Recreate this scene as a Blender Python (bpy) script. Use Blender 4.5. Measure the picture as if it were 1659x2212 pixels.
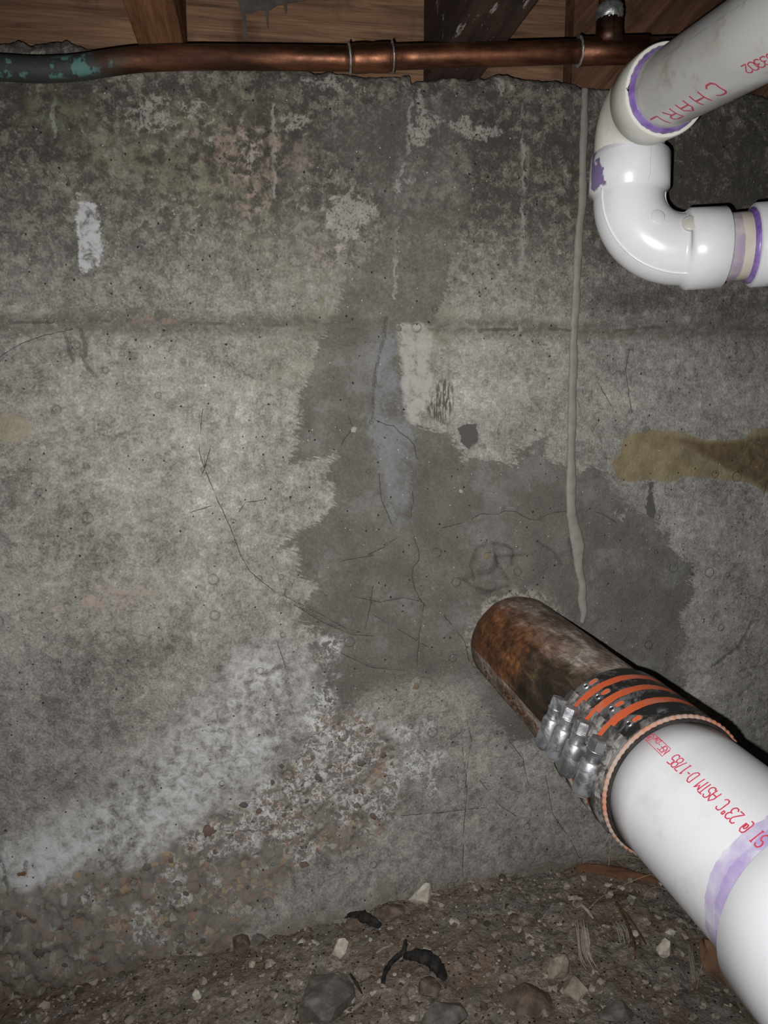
import bpy, bmesh, math, random
import numpy as np
from mathutils import Vector, Matrix
random.seed(7); rng = np.random.RandomState(11)
for o in list(bpy.data.objects): bpy.data.objects.remove(o)
S = bpy.context.scene; COL = S.collection

# ------------------------------------------------------------------ camera
PSI, TH, FPX = math.radians(9.67), math.radians(10.1), 1609.0
CAM = np.array([0, -.776, 0.])
cam = bpy.data.cameras.new('camera'); co = bpy.data.objects.new('camera', cam); COL.objects.link(co)
co.location = CAM; co.rotation_euler = (math.pi/2-TH, 0, -PSI)
cam.sensor_fit = 'VERTICAL'; cam.sensor_height = 24; cam.lens = FPX/2212*24; cam.clip_start = .01
S.camera = co
# ------------------------------------------------------------------ world, lights, exposure
W = bpy.data.worlds.new('world'); S.world = W; W.use_nodes = True
W.node_tree.nodes['Background'].inputs[0].default_value = (.9, .93, 1, 1)
W.node_tree.nodes['Background'].inputs[1].default_value = .012
fl = bpy.data.lights.new('phone_flash', 'SPOT'); fl.energy = 22; fl.shadow_soft_size = .0022
fl.color = (.99, .99, 1.); fl.spot_size = math.radians(112); fl.spot_blend = 1.0
flo = bpy.data.objects.new('phone_flash', fl); COL.objects.link(flo)
FWD = np.array([math.sin(PSI)*math.cos(TH), math.cos(PSI)*math.cos(TH), -math.sin(TH)])
RGT = np.array([math.cos(PSI), -math.sin(PSI), 0.]); UPV = np.cross(RGT, FWD)
flo.location = CAM - RGT*.013 - UPV*.011 + FWD*.004
flo.rotation_euler = co.rotation_euler
S.view_settings.view_transform = 'Standard'; S.view_settings.look = 'None'
S.view_settings.gamma = 1; S.view_settings.use_curve_mapping = False
S.view_settings.exposure = 0.0

# ------------------------------------------------------------------ geometry helpers
def at(x, y, z): return CAM + z*(FWD + RGT*(x-829.5)/FPX + UPV*(1106-y)/FPX)
def on(x, y, Y=0.):
    d = FWD + RGT*(x-829.5)/FPX + UPV*(1106-y)/FPX
    return CAM + d*((Y-CAM[1])/d[1])
def ons(pts, Y=0.): return np.array([on(x, y, Y) for x, y in pts])

def tag(o, label=None, cat=None, group=None, kind=None):
    if label: o['label'] = label
    if cat: o['category'] = cat
    if group: o['group'] = group
    if kind: o['kind'] = kind
    return o
def thing(name, loc, label, cat, group=None):
    o = bpy.data.objects.new(name, None); COL.objects.link(o); o.location = loc; o.empty_display_size = .02
    return tag(o, label, cat, group)
def mk(name, verts, faces, mat, parent=None, smooth=True, attrs=None):
    v = np.asarray(verts, float)
    if parent is not None and parent.type == 'EMPTY': org = np.array(parent.location)
    elif parent is not None and parent.parent is not None: org = np.array(parent.parent.location)
    else: org = np.zeros(3)
    me = bpy.data.meshes.new(name); me.from_pydata((v-org).tolist(), [], [list(map(int, f)) for f in faces])
    if smooth: me.polygons.foreach_set('use_smooth', [True]*len(me.polygons))
    if mat: me.materials.append(mat)
    if attrs:
        for k, a in attrs.items():
            t = me.attributes.new(k, 'FLOAT', 'POINT'); t.data.foreach_set('value', np.asarray(a, np.float32))
    me.update()
    o = bpy.data.objects.new(name, me); COL.objects.link(o)
    if parent is not None: o.parent = parent
    return o
def merge(parts):
    V, F, n = [], [], 0
    for v, f in parts:
        V.append(np.asarray(v, float)); F += [[i+n for i in q] for q in f]; n += len(v)
    return np.vstack(V), F
def frames(P, ref=None):
    P = np.asarray(P, float); n = len(P)
    T = np.gradient(P, axis=0); T /= np.linalg.norm(T, axis=1)[:, None]
    r = np.array(ref if ref is not None else [0, 0, 1.]); 
    if abs(r@T[0]) > .95: r = np.array([1., 0, 0])
    e = r - T[0]*(r@T[0]); e /= np.linalg.norm(e); E = [e]
    for i in range(1, n):
        e = E[-1]-T[i]*(E[-1]@T[i]); E.append(e/np.linalg.norm(e))
    E = np.array(E); return T, E, np.cross(T, E)
def sweep(P, rad, seg=32, ref=None, caps=(True, True), sx=1., sy=1., jit=0.):
    """tube along P; rad per point; angle 0 along ref direction"""
    P = np.asarray(P, float); T, E, B = frames(P, ref); n = len(P)
    rad = np.broadcast_to(np.asarray(rad, float), (n,))
    a = np.linspace(0, 2*math.pi, seg, endpoint=False)
    rr = rad[:, None]*(1+jit*rng.randn(n, seg)) if jit else np.repeat(rad[:, None], seg, 1)
    V = P[:, None, :] + rr[..., None]*(sx*np.cos(a)[None, :, None]*E[:, None, :] + sy*np.sin(a)[None, :, None]*B[:, None, :])
    V = V.reshape(-1, 3)
    F = [[i*seg+j, i*seg+(j+1) % seg, (i+1)*seg+(j+1) % seg, (i+1)*seg+j] for i in range(n-1) for j in range(seg)]
    if caps[0]: F.append(list(range(seg))[::-1])
    if caps[1]: F.append([(n-1)*seg+j for j in range(seg)])
    ds = np.concatenate([[0], np.cumsum(np.linalg.norm(np.diff(P, axis=0), axis=1))])
    return V, F, {'s': np.repeat(ds, seg), 'a': np.tile(np.degrees(a), n)}
def revolve(c, ax, prof, seg=24):
    ax = np.asarray(ax)/np.linalg.norm(ax); u = np.cross(ax, [0, 0, 1.]); u = u/np.linalg.norm(u) if np.linalg.norm(u) > .05 else np.array([1., 0, 0]); w = np.cross(ax, u)
    V = [c+ax*h+q*(math.cos(2*math.pi*j/seg)*u+math.sin(2*math.pi*j/seg)*w) for h, q in prof for j in range(seg)]
    return V, [[i*seg+j, i*seg+(j+1) % seg, (i+1)*seg+(j+1) % seg, (i+1)*seg+j] for i in range(len(prof)-1) for j in range(seg)]
def fillet(p0, pc, p1, R, n=16):
    """p0 -> arc at pc -> p1"""
    p0, pc, p1 = map(np.asarray, (p0, pc, p1)); u = p0-pc; w = p1-pc
    lu, lw = np.linalg.norm(u), np.linalg.norm(w); u = u/lu; w = w/lw
    th = math.acos(np.clip(u@w, -1, 1)); t = R/math.tan(th/2)
    a = pc+u*t; b = pc+w*t; m = u+w; m /= np.linalg.norm(m); c = pc+m*(R/math.sin(th/2))
    va, vb = a-c, b-c; om = math.acos(np.clip(va@vb/R/R, -1, 1))
    return [(math.sin((1-k/n)*om)*va+math.sin(k/n*om)*vb)/math.sin(om)+c for k in range(n+1)], a, b
def box(x0, x1, y0, y1, z0, z1):
    v = [(x, y, z) for x in (x0, x1) for y in (y0, y1) for z in (z0, z1)]
    f = [(0, 1, 3, 2), (4, 6, 7, 5), (0, 4, 5, 1), (2, 3, 7, 6), (0, 2, 6, 4), (1, 5, 7, 3)]
    return v, f
def slab(pts, n, th):
    """closed polygon pts (3d) extruded by th along n"""
    pts = np.asarray(pts); k = len(pts); V = np.vstack([pts, pts+np.asarray(n)*th])
    return V, [list(range(k))[::-1], [k+i for i in range(k)]]+[[i, (i+1) % k, k+(i+1) % k, k+i] for i in range(k)]
# value noise
_perm = rng.rand(64, 64, 64)
def vnoise(p, scale, oct=4, gain=.5):
    p = np.asarray(p)*scale; out = np.zeros(len(p)); amp = 1.; tot = 0.
    for _ in range(oct):
        i = np.floor(p).astype(int); f = p-i; f = f*f*(3-2*f); r = 0
        for dx in (0, 1):
            for dy in (0, 1):
                for dz in (0, 1):
                    w = (f[:, 0] if dx else 1-f[:, 0])*(f[:, 1] if dy else 1-f[:, 1])*(f[:, 2] if dz else 1-f[:, 2])
                    r = r+w*_perm[(i[:, 0]+dx) % 64, (i[:, 1]+dy) % 64, (i[:, 2]+dz) % 64]
        out += amp*r; tot += amp; amp *= gain; p = p*2.03+17.1
    return out/tot-.5
def segdist(P, poly, closed):
    """P (n,2); returns unsigned dist, signed side (of nearest seg), mask within"""
    Q = np.asarray(poly); m = len(Q); best = np.full(len(P), 9.); sd = np.full(len(P), 9.)
    for i in range(m if closed else m-1):
        a, b = Q[i], Q[(i+1) % m]; d = b-a; L = d@d
        t = np.clip(((P-a)@d)/L, 0, 1); r = P-(a+t[:, None]*d); u = np.hypot(r[:, 0], r[:, 1])
        s = (r[:, 0]*d[1]-r[:, 1]*d[0])/math.sqrt(L)
        k = u < best; best[k] = u[k]; sd[k] = s[k]
    return best, sd
def inside(P, poly):
    Q = np.asarray(poly); c = np.zeros(len(P), bool); m = len(Q)
    for i in range(m):
        a, b = Q[i], Q[(i+1) % m]
        if a[1] == b[1]: continue
        k = ((a[1] > P[:, 1]) != (b[1] > P[:, 1])) & (P[:, 0] < (b[0]-a[0])*(P[:, 1]-a[1])/(b[1]-a[1])+a[0]); c ^= k
    return c

# ------------------------------------------------------------------ node helper
class N:
    def __init__(s, name, rough=.8, metal=0., spec=.3):
        s.m = bpy.data.materials.new(name); s.m.use_nodes = True; s.t = s.m.node_tree
        s.b = s.t.nodes['Principled BSDF']; s.b.inputs['Roughness'].default_value = rough
        s.b.inputs['Metallic'].default_value = metal; s.b.inputs['Specular IOR Level'].default_value = spec
        s.tc = s.t.nodes.new('ShaderNodeTexCoord').outputs['Object']
    def _in(s, sock, v):
        if v is None: return
        if isinstance(v, bpy.types.NodeSocket): s.t.links.new(v, sock)
        elif isinstance(v, (tuple, list)) and len(v) == 3 and sock.type == 'RGBA': sock.default_value = (*v, 1)
        else: sock.default_value = v
    def math(s, op, a, b=None, c=None, clamp=False):
        n = s.t.nodes.new('ShaderNodeMath'); n.operation = op; n.use_clamp = clamp
        for i, v in enumerate((a, b, c)):
            if v is not None: s._in(n.inputs[i], v)
        return n.outputs[0]
    def add(s, a, b): return s.math('ADD', a, b)
    def sub(s, a, b): return s.math('SUBTRACT', a, b)
    def mul(s, a, b): return s.math('MULTIPLY', a, b)
    def step(s, v, a, b):  # smooth 0..1 from a to b
        n = s.t.nodes.new('ShaderNodeMapRange'); n.interpolation_type = 'SMOOTHSTEP'
        s._in(n.inputs[0], v)
        if a <= b: n.inputs[1].default_value = a; n.inputs[2].default_value = b; n.inputs[3].default_value = 0; n.inputs[4].default_value = 1
        else: n.inputs[1].default_value = b; n.inputs[2].default_value = a; n.inputs[3].default_value = 1; n.inputs[4].default_value = 0
        return n.outputs[0]
    def attr(s, name):
        n = s.t.nodes.new('ShaderNodeAttribute'); n.attribute_name = name; return n.outputs['Fac']
    def vec(s, scale=(1, 1, 1), rot=(0, 0, 0), src=None):
        n = s.t.nodes.new('ShaderNodeMapping'); n.inputs['Scale'].default_value = scale; n.inputs['Rotation'].default_value = rot
        s.t.links.new(src or s.tc, n.inputs[0]); return n.outputs[0]
    def warp(s, scale, amt, src=None):
        c = s.noise(scale, 3, .6, out=1); m = s.t.nodes.new('ShaderNodeVectorMath'); m.operation = 'SUBTRACT'; s.t.links.new(c, m.inputs[0]); m.inputs[1].default_value = (.5,)*3
        k = s.t.nodes.new('ShaderNodeVectorMath'); k.operation = 'MULTIPLY_ADD'; s.t.links.new(m.outputs[0], k.inputs[0]); k.inputs[1].default_value = (amt,)*3; s.t.links.new(src or s.tc, k.inputs[2]); return k.outputs[0]
    def noise(s, scale, detail=5, rough=.55, vec=None, dist=0., out=0):
        n = s.t.nodes.new('ShaderNodeTexNoise'); n.inputs['Scale'].default_value = scale
        n.inputs['Detail'].default_value = detail; n.inputs['Roughness'].default_value = rough; n.inputs['Distortion'].default_value = dist
        s.t.links.new(vec or s.tc, n.inputs['Vector']); return n.outputs[out]
    def voro(s, scale, feature='F1', vec=None, rnd=1., out='Distance'):
        n = s.t.nodes.new('ShaderNodeTexVoronoi'); n.feature = feature; n.inputs['Scale'].default_value = scale
        n.inputs['Randomness'].default_value = rnd; s.t.links.new(vec or s.tc, n.inputs['Vector']); return n.outputs[out], n
    def mix(s, f, a, b, mode='MIX'):
        n = s.t.nodes.new('ShaderNodeMix'); n.data_type = 'RGBA'; n.blend_type = mode
        s._in(n.inputs[0], f); s._in(n.inputs[6], a); s._in(n.inputs[7], b); return n.outputs[2]
    def ramp(s, f, stops):
        n = s.t.nodes.new('ShaderNodeValToRGB'); e = n.color_ramp.elements
        while len(e) < len(stops): e.new(.5)
        for i, (p, c) in enumerate(stops): e[i].position = p; e[i].color = (*c, 1)
        s._in(n.inputs[0], f); return n.outputs[0]
    def bump(s, h, dist=.001, strength=1., prev=None):
        n = s.t.nodes.new('ShaderNodeBump'); n.inputs['Distance'].default_value = dist; n.inputs['Strength'].default_value = strength
        s._in(n.inputs['Height'], h)
        if prev: s.t.links.new(prev, n.inputs['Normal'])
        return n.outputs[0]
    def done(s, col, rough=None, normal=None, metal=None):
        s._in(s.b.inputs['Base Color'], col)
        if rough is not None: s._in(s.b.inputs['Roughness'], rough)
        if metal is not None: s._in(s.b.inputs['Metallic'], metal)
        if normal is not None: s.t.links.new(normal, s.b.inputs['Normal'])
        return s.m
def simple(name, c1, c2, scale=60, rough=.7, metal=0., bump=.0005, spec=.3, detail=6):
    n = N(name, rough, metal, spec); f = n.noise(scale, detail, .6)
    return n.done(n.mix(n.step(f, .35, .65), c1, c2), normal=n.bump(f, bump))
def srgb(r, g, b):
    g_ = lambda c: (c/255/12.92 if c/255 <= .04045 else ((c/255+.055)/1.055)**2.4)
    return (g_(r), g_(g), g_(b))
K = 1.62   # albedo = K * linear photo colour for matt surfaces on the wall
def alb(r, g, b, k=None): return tuple(min(.9, c*(k or K)) for c in srgb(r, g, b))

# ================================================================== WALL (setting)
DAMP = [(1018,200),(1000,380),(1018,412),(1018,471),(992,488),(988,525),(971,563),(967,627),(942,677),(925,699),(900,712),(872,700),
 (862,720),(868,800),(876,903),(895,915),(937,932),(967,936),(997,974),(1001,995),(1022,991),(1115,1004),(1110,970),(1144,962),(1180,940),
 (1178,995),(1207,1004),(1241,1029),(1281,1007),(1306,1022),(1324,1058),(1375,1101),(1425,1127),(1447,1148),(1440,1181),(1494,1217),
 (1501,1239),(1483,1253),(1498,1278),(1483,1307),(1469,1329),(1483,1387),(1461,1423),(1480,1470),(1400,1600),(1100,1600),(1010,1470),
 (899,1469),(812,1481),(781,1500),(740,1524),(691,1524),(660,1524),(671,1485),(675,1454),(703,1438),(691,1426),(667,1403),(665,1383),
 (691,1364),(675,1352),(640,1344),(663,1301),(671,1290),(692,1261),(645,1244),(645,1202),(640,1170),(600,1190),(640,1150),(690,1125),(722,1092),
 (722,1060),(700,1030),(728,975),(700,985),(622,1003),(640,965),(645,915),(652,850),(680,790),(690,740),(730,680),(745,600),(770,580),
 (805,555),(830,488),(818,440),(790,420),(770,370),(690,330),(640,400),(600,395),(620,330),(700,290),(760,230)]
BLUE = [(820,725),(862,735),(868,850),(876,910),(900,960),(895,1050),(890,1130),(845,1130),(830,1020),(800,960),(795,915),(800,850),(812,780)]
LITE = [(858,704),(900,700),(932,714),(930,760),(938,814),(925,870),(895,911),(874,903),(868,830),(862,738)]
DSTREAK = [(955,805),(972,830),(972,880),(960,915),(930,905),(925,880),(945,850)]
WHITE = [(170,438),(205,440),(216,460),(217,520),(224,545),(212,575),(190,580),(182,598),(172,590),(168,520),(166,470)]
OCHRE = [(1346,949),(1367,935),(1411,928),(1472,933),(1498,942),(1523,951),(1606,949),(1628,926),(1740,925),(1810,950),(1850,985),(1820,1030),(1740,1065),(1660,1064),(1645,1058),
 (1613,1043),(1534,1033),(1480,1029),(1451,1043),(1411,1036),(1360,1043),(1335,1036),(1318,1000),(1339,982)]
OCHRE2 = [(1606,949),(1640,940),(1740,925),(1810,950),(1850,985),(1820,1030),(1740,1065),(1660,1064),(1600,1030),(1520,990),(1480,965),(1445,945),(1500,945),(1523,955)]
DROP = [(1399,1040),(1412,1040),(1409,1075),(1416,1095),(1412,1118),(1400,1124),(1390,1105),(1398,1085),(1402,1065)]
SPOT = [(990,925),(1005,915),(1025,915),(1037,940),(1028,955),(1012,972),(998,955)]
HAZE = [(-60,1830),(60,1800),(150,1770),(230,1710),(330,1640),(400,1560),(500,1450),(560,1400),(640,1420),(660,1500),(640,1600),(560,1690),
 (430,1770),(330,1850),(220,1850),(150,1890),(130,1960),(60,1960),(20,1880),(-60,1880)]
LACE = [(690,1370),(725,1380),(715,1430),(740,1500),(800,1560),(840,1620),(870,1690),(850,1760),(760,1770),(640,1800),(560,1830),(450,1840),(400,1800),
 (480,1750),(560,1700),(620,1650),(660,1590),(665,1530),(690,1500),(695,1440)]
LACE2 = [(840,1560),(940,1560),(960,1640),(940,1710),(900,1700),(870,1630)]
AGG = [(-80,1900),(60,1900),(180,1860),(300,1860),(430,1775),(520,1735),(600,1690),(660,1600),(690,1540),(760,1530),(850,1600),(870,1750),
 (780,1820),(640,1860),(540,1960),(400,2060),(200,2110),(-80,2140)]
CRACKS = [[(1100,1600),(1130,1640),(1140,1690)],[(1180,1680),(1195,1760),(1230,1810),(1250,1850)],[(870,1760),(950,1755),(1040,1745)],[(1010,1560),(1020,1600),(1012,1640),(1006,1700)],[(960,1330),(1000,1380),(1010,1420)],[(770,1290),(820,1300),(870,1290),(915,1300)],[(640,1310),(700,1345),(760,1370),(800,1372)],[(1022,1118),(1039,1109),(1073,1111),(1090,1103),(1115,1105),(1130,1115),(1144,1122),(1165,1122),(1180,1112),(1195,1107),(1224,1103),(1250,1106),(1275,1103),(1300,1109),(1325,1125)],
 [(960,1138),(975,1135),(992,1130)],[(819,911),(835,918),(850,920),(862,932),(880,945),(895,962),(900,987)],
 [(819,1029),(822,1060),(824,1080),(835,1105),(845,1130)],[(891,1067),(893,1085),(887,1105),(888,1130),(895,1164),(904,1190),(904,1210),(891,1225),(890,1250),(895,1270),(905,1290),(916,1305)],
 [(437,890),(433,930),(430,975),(437,1000),(455,1045),(470,1080),(500,1145),(520,1200),(540,1235),(570,1260),(600,1282),(650,1305),(700,1330),(745,1355),(780,1365)],
 [(452,975),(443,1010),(428,1042)],[(520,1100),(530,1085),(550,1083),(570,1080)],[(595,1303),(603,1290),(615,1285),(616,1278)],
 [(755,905),(762,925),(740,955)],[(597,1383),(610,1420),(622,1462)],
 [(805,1270),(800,1310),(790,1350)],[(745,1210),(770,1205),(800,1200)],[(850,1165),(830,1180),(800,1195)],
 [(810,1330),(880,1370),(930,1400)],[(915,1300),(905,1370),(900,1430)],[(1000,1620),(1010,1700),(1000,1800),(996,1880)],
 [(1040,1690),(1080,1740),(1110,1760)],[(1360,760),(1352,800),(1360,860),(1365,885)],[(1300,840),(1322,878)],
 [(0,770),(40,745),(90,725),(150,712)],[(735,1410),(800,1440),(870,1448)],[(418,1105),(450,1095)],[(1659,1040),(1652,1068)]]
DARKL = [[(138,722),(148,750),(156,778)],[(175,716),(185,745),(183,768)],[(180,780),(190,795),(206,812)],[(805,905),(806,860),(812,800),(818,770),(830,730),(833,690)],
 [(1540,1440),(1600,1395),(1625,1345)],[(1600,1500),(1625,1480)],[(5,1840),(20,1870),(28,1895)],[(1228,1165),(1236,1200)],
 [(1160,1170),(1195,1190),(1208,1215)],[(1018,1245),(1012,1215),(1028,1180),(1045,1172)],[(1062,1172),(1095,1178),(1106,1192),(1104,1215)],[(1062,1195),(1078,1225),(1092,1245)],[(1000,1250),(1020,1266),(1060,1272),(1088,1262)],[(62,1850),(64,1870)]]
LIGHTL = [[(893,195),(884,250),(880,330),(866,380),(855,420),(853,450)],[(1128,230),(1130,400),(1126,560),(1123,710)],
 [(455,970),(470,962),(490,978),(540,995),(600,1012)],[(858,480),(856,520),(852,640)],[(112,180),(115,260),(118,290)],[(590,230),(592,420)]]
TONE = [(620,330,200,110,-.10),(60,240,150,70,-.14),(180,250,90,60,-.10),(1480,420,230,230,-.34),(1500,660,240,40,-.22),(1350,650,100,30,-.12),
 (300,1425,190,60,-.16),(90,1560,200,80,-.12),(150,1690,170,60,-.12),(500,1500,130,90,.10),(560,1090,120,90,.08),(420,1330,110,70,-.04),(1060,850,90,90,.10),
 (1500,1120,110,70,.06),(250,950,200,160,.06),(430,800,120,70,.08),(1550,1250,120,100,-.06),(1180,820,80,100,.05),(760,450,60,40,.08),
 (1180,560,160,140,.02),(1040,260,150,60,-.08),(1100,1650,250,150,.02),(1100,1800,250,60,-.05),(820,330,120,100,-.12),(350,200,350,50,-.10),
 (1050,420,60,60,-.10),(980,620,30,80,.05),(1600,780,120,60,-.04),(700,500,80,60,.06),(0,330,220,14,-.10),(240,345,120,12,-.1),
 (1210,1200,80,60,.04),(1450,870,250,50,.05),(100,1100,120,80,-.03),(1500,1500,120,120,.08),(1040,1500,60,60,.05),(420,1540,60,200,.05)]
MOSS = [(110,230,90,70,.9),(270,330,150,60,.8),(420,400,140,60,.6),(600,520,140,120,.6),(620,790,110,90,.8),(420,760,120,60,.4),(690,660,60,60,.8),
 (960,650,40,60,.9),(960,760,40,70,.8),(550,230,120,60,.7),(840,1900,40,30,.6),(380,250,100,60,.5),(1180,340,120,60,.3),(1430,930,60,20,.3),(1090,180,30,20,.8)]
PINK = [(500,310,100,60,.8),(640,340,60,40,.8),(540,430,90,70,.7),(700,540,50,60,.6),(330,690,90,12,.9),(430,920,60,90,.5),(190,1300,120,50,.6),
 (250,1000,60,40,.4),(600,1540,40,40,.3),(700,1790,120,50,.6),(450,1790,60,30,.6),(420,1870,60,30,.6),(900,1480,30,20,.9),(1045,1195,14,14,1.),(300,1280,80,30,.5)]
SAND = [(20,925,55,40,1.),(240,1240,80,30,.35),(300,1950,200,60,.5),(920,1600,20,60,.3),(530,1745,40,30,.7),(860,1600,40,60,.4),(1350,970,30,30,.3)]

SOFT = [(860,1490,150,50,1.),(1450,1440,70,70,.8),(780,330,240,110,1.),(1340,1080,80,40,.8),(880,700,60,20,.7),(1010,260,60,90,1.),(950,1500,80,60,1.),(1000,1580,60,60,1.)]
FLAKE = [(903,295,30,35,1.),(905,215,12,30,.9),(940,262,30,20,.6),(1000,262,24,24,.8),(1050,290,70,24,.7),(862,400,14,40,.7),(700,178,70,22,.8),(640,262,50,30,.7),(400,240,90,50,.6),(300,260,60,60,.5),(540,330,40,60,.6),(760,450,60,40,.8),(740,500,50,60,.6),(1085,185,25,20,.9),(890,390,16,16,.7),(880,1620,50,60,.2),(770,1480,10,10,.0),(870,705,14,12,1.),(895,1480,14,18,.9),(1090,900,50,60,.3),(690,1420,30,50,.6),(1340,1110,30,20,.7),(1430,1140,30,20,.6),(1170,985,60,20,.5),(640,1120,60,50,.4),(660,1250,40,30,.4),(670,1370,40,20,.5)]
TOPPX = [(-300,70),(-100,95),(0,93),(35,82),(60,92),(100,85),(140,82),(160,95),(215,108),(300,122),(500,135),(700,155),(790,163),(868,165),(873,158),(886,158),(890,178),
 (905,176),(960,170),(1038,165),(1048,168),(1060,164),(1082,156),(1100,157),(1115,167),(1200,170),(1240,180),(1265,188),(1320,192),(1480,195),(1600,197),(1659,205),(1900,225)]
tp = ons(TOPPX); 
def ztop(x): return np.interp(x, tp[:, 0], tp[:, 2])
def grid_axis(lo, hi, a, b, fine, coarse):
    g = [np.arange(lo, a, coarse), np.arange(a, b, fine), np.arange(b, hi+coarse, coarse)]; return np.concatenate(g)
GX = grid_axis(-1.6, 2.0, -.36, .72, .0017, .03); GT = np.linspace(0, 1, 570)
ZB = -.90
wx, wt = np.meshgrid(GX, GT); nx = len(GX); nt = len(GT)
zt = ztop(wx.ravel()) + .0022*vnoise(np.stack([wx.ravel(), 0*wx.ravel(), 0*wx.ravel()], 1), 90, 5)*2
WP = np.stack([wx.ravel(), np.zeros(wx.size), ZB+(zt-ZB)*wt.ravel()], 1)
P2 = WP[:, [0, 2]]
def sdf(poly, m=.05):
    Q = ons(poly)[:, [0, 2]]; lo, hi = Q.min(0)-m, Q.max(0)+m
    k = np.all((P2 > lo) & (P2 < hi), 1); out = np.full(len(P2), -m); p = P2[k]
    u, _ = segdist(p, Q, True); out[k] = np.clip(np.where(inside(p, Q), u, -u), -m, m); return out
def lines(ls, m=.02):
    sd = np.full(len(P2), m); ud = np.full(len(P2), m)
    for l in ls:
        Q = ons(l)[:, [0, 2]]; lo, hi = Q.min(0)-m, Q.max(0)+m; k = np.where(np.all((P2 > lo) & (P2 < hi), 1))[0]
        u, s = segdist(P2[k], Q, False); b = u < ud[k]; ud[k[b]] = u[b]; sd[k[b]] = s[b]
    return sd, ud
def blobs(L):
    o = np.zeros(len(P2))
    for x, y, rx, ry, a in L:
        c = on(x, y); ex = abs(on(x+rx, y)[0]-c[0]); ez = abs(on(x, y+ry)[2]-c[2])
        o += a*np.exp(-(((P2[:, 0]-c[0])/ex)**2+((P2[:, 1]-c[2])/ez)**2))
    return o
AT = {'damp': sdf(DAMP), 'blue': sdf(BLUE), 'lite': sdf(LITE), 'dstreak': sdf(DSTREAK), 'white': sdf(WHITE), 'ochre': sdf(OCHRE), 'ochre2': sdf(OCHRE2),
      'spot': np.maximum(sdf(DROP, .02), sdf(SPOT, .02)), 'haze': sdf(HAZE), 'lace': np.maximum(sdf(LACE), sdf(LACE2)), 'agg': sdf(AGG),
      'tone': blobs(TONE), 'moss': blobs(MOSS), 'pink': blobs(PINK), 'sand': blobs(SAND), 'soft': blobs(SOFT), 'flake': blobs(FLAKE)}
AT['low'] = np.clip(np.interp(P2[:, 0], [-.6, -.3, .06, .15, .23, .37, .9], [-.640, -.632, -.606, -.600, -.590, -.590, -.600])+.018-P2[:, 1], -.05, .05)
AT['crust'] = np.exp(-((np.hypot(P2[:, 0]-.283, P2[:, 1]+.2925)-.056)/.006)**2)*np.clip((P2[:, 1]+.31)/.02, 0, 1)
AT['crs'], AT['cru'] = lines(CRACKS); AT['dls'], AT['dlu'] = lines(DARKL); AT['lls'], AT['llu'] = lines(LIGHTL)
# relief
hx, hz = P2[:, 0], P2[:, 1]
fa = 1/(1+np.exp(-AT['agg']/.006)); 
PIPE0 = np.array([.283, 0, -.2925]); 
rp = np.hypot(hx-PIPE0[0], hz-PIPE0[2])
n15 = vnoise(WP, 60, 5, .6); n5 = vnoise(WP+3.3, 16, 4); n50 = vnoise(WP+9.1, 200, 3)
rel = .0016*n5+.0010*n15+.0004*n50
rel += fa*(.010*n15+.003*n50)
foot = np.clip((-.46-.10*np.clip(hx-.05, -1, 1)-hz)/.18, 0, 1)*np.clip(1-(hx-.10)/.30, .15, 1)
rel += .045*foot**1.5 + foot*.008*n15
zl = on(829, 705)[2]; lw = .004*vnoise(np.stack([hx, 0*hx, 0*hx], 1), 9, 4)
rel += .0022*np.exp(-((hz-zl-lw)/.004)**2)-.0018*np.exp(-((hz-zl+.010-lw)/.005)**2)
fd = 1/(1+np.exp(-AT['damp']/.004)); near = np.exp(-np.clip(rp-.055, 0, 1)/.06)
rel += fd*(.0012+near*(.004+.012*(n5+.1)))+.004*np.exp(-np.clip(rp-.052, 0, 1)/.006)
for (x, y, rx, ry, h) in [(1045,1205,24,34,.010),(1100,1190,45,9,.005),(1005,1230,26,20,.005),(1090,1260,46,22,.006),(1040,1262,26,16,.005),(1150,1215,26,34,.004),(250,1880,36,30,.006),(390,1905,42,28,.007),(150,1900,50,25,.005),
                          (930,255,20,20,.003),(905,280,25,25,.0025),(1050,270,20,25,.003),(720,1340,10,10,.002)]:
    c = on(x, y); ex = abs(on(x+rx, y)[0]-c[0]); ez = abs(on(x, y+ry)[2]-c[2]); q = ((hx-c[0])/ex)**2+((hz-c[2])/ez)**2
    rel += h*np.exp(-q**1.6)
rel -= .0012*np.clip(1-AT['cru']/.002, 0, 1)+.0012*np.clip(1-AT['dlu']/.003, 0, 1)
tope = np.clip(1-(zt-hz)/.012, 0, 1); rel -= tope**2*(.004+.012*n15)
WP[:, 1] = -rel
def wall_y(x, z):   # face of the wall near a point
    i = np.argmin((P2[:, 0]-x)**2+(P2[:, 1]-z)**2); return WP[i, 1]
idx = np.arange(nx*nt).reshape(nt, nx)
q = np.stack([idx[:-1, :-1], idx[:-1, 1:], idx[1:, 1:], idx[1:, :-1]], -1).reshape(-1, 4)
ctr = WP[q].mean(1); keep = np.hypot(ctr[:, 0]-PIPE0[0], ctr[:, 2]-PIPE0[2]) > .050    # the hole the iron pipe comes out of
q = q[keep]
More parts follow.
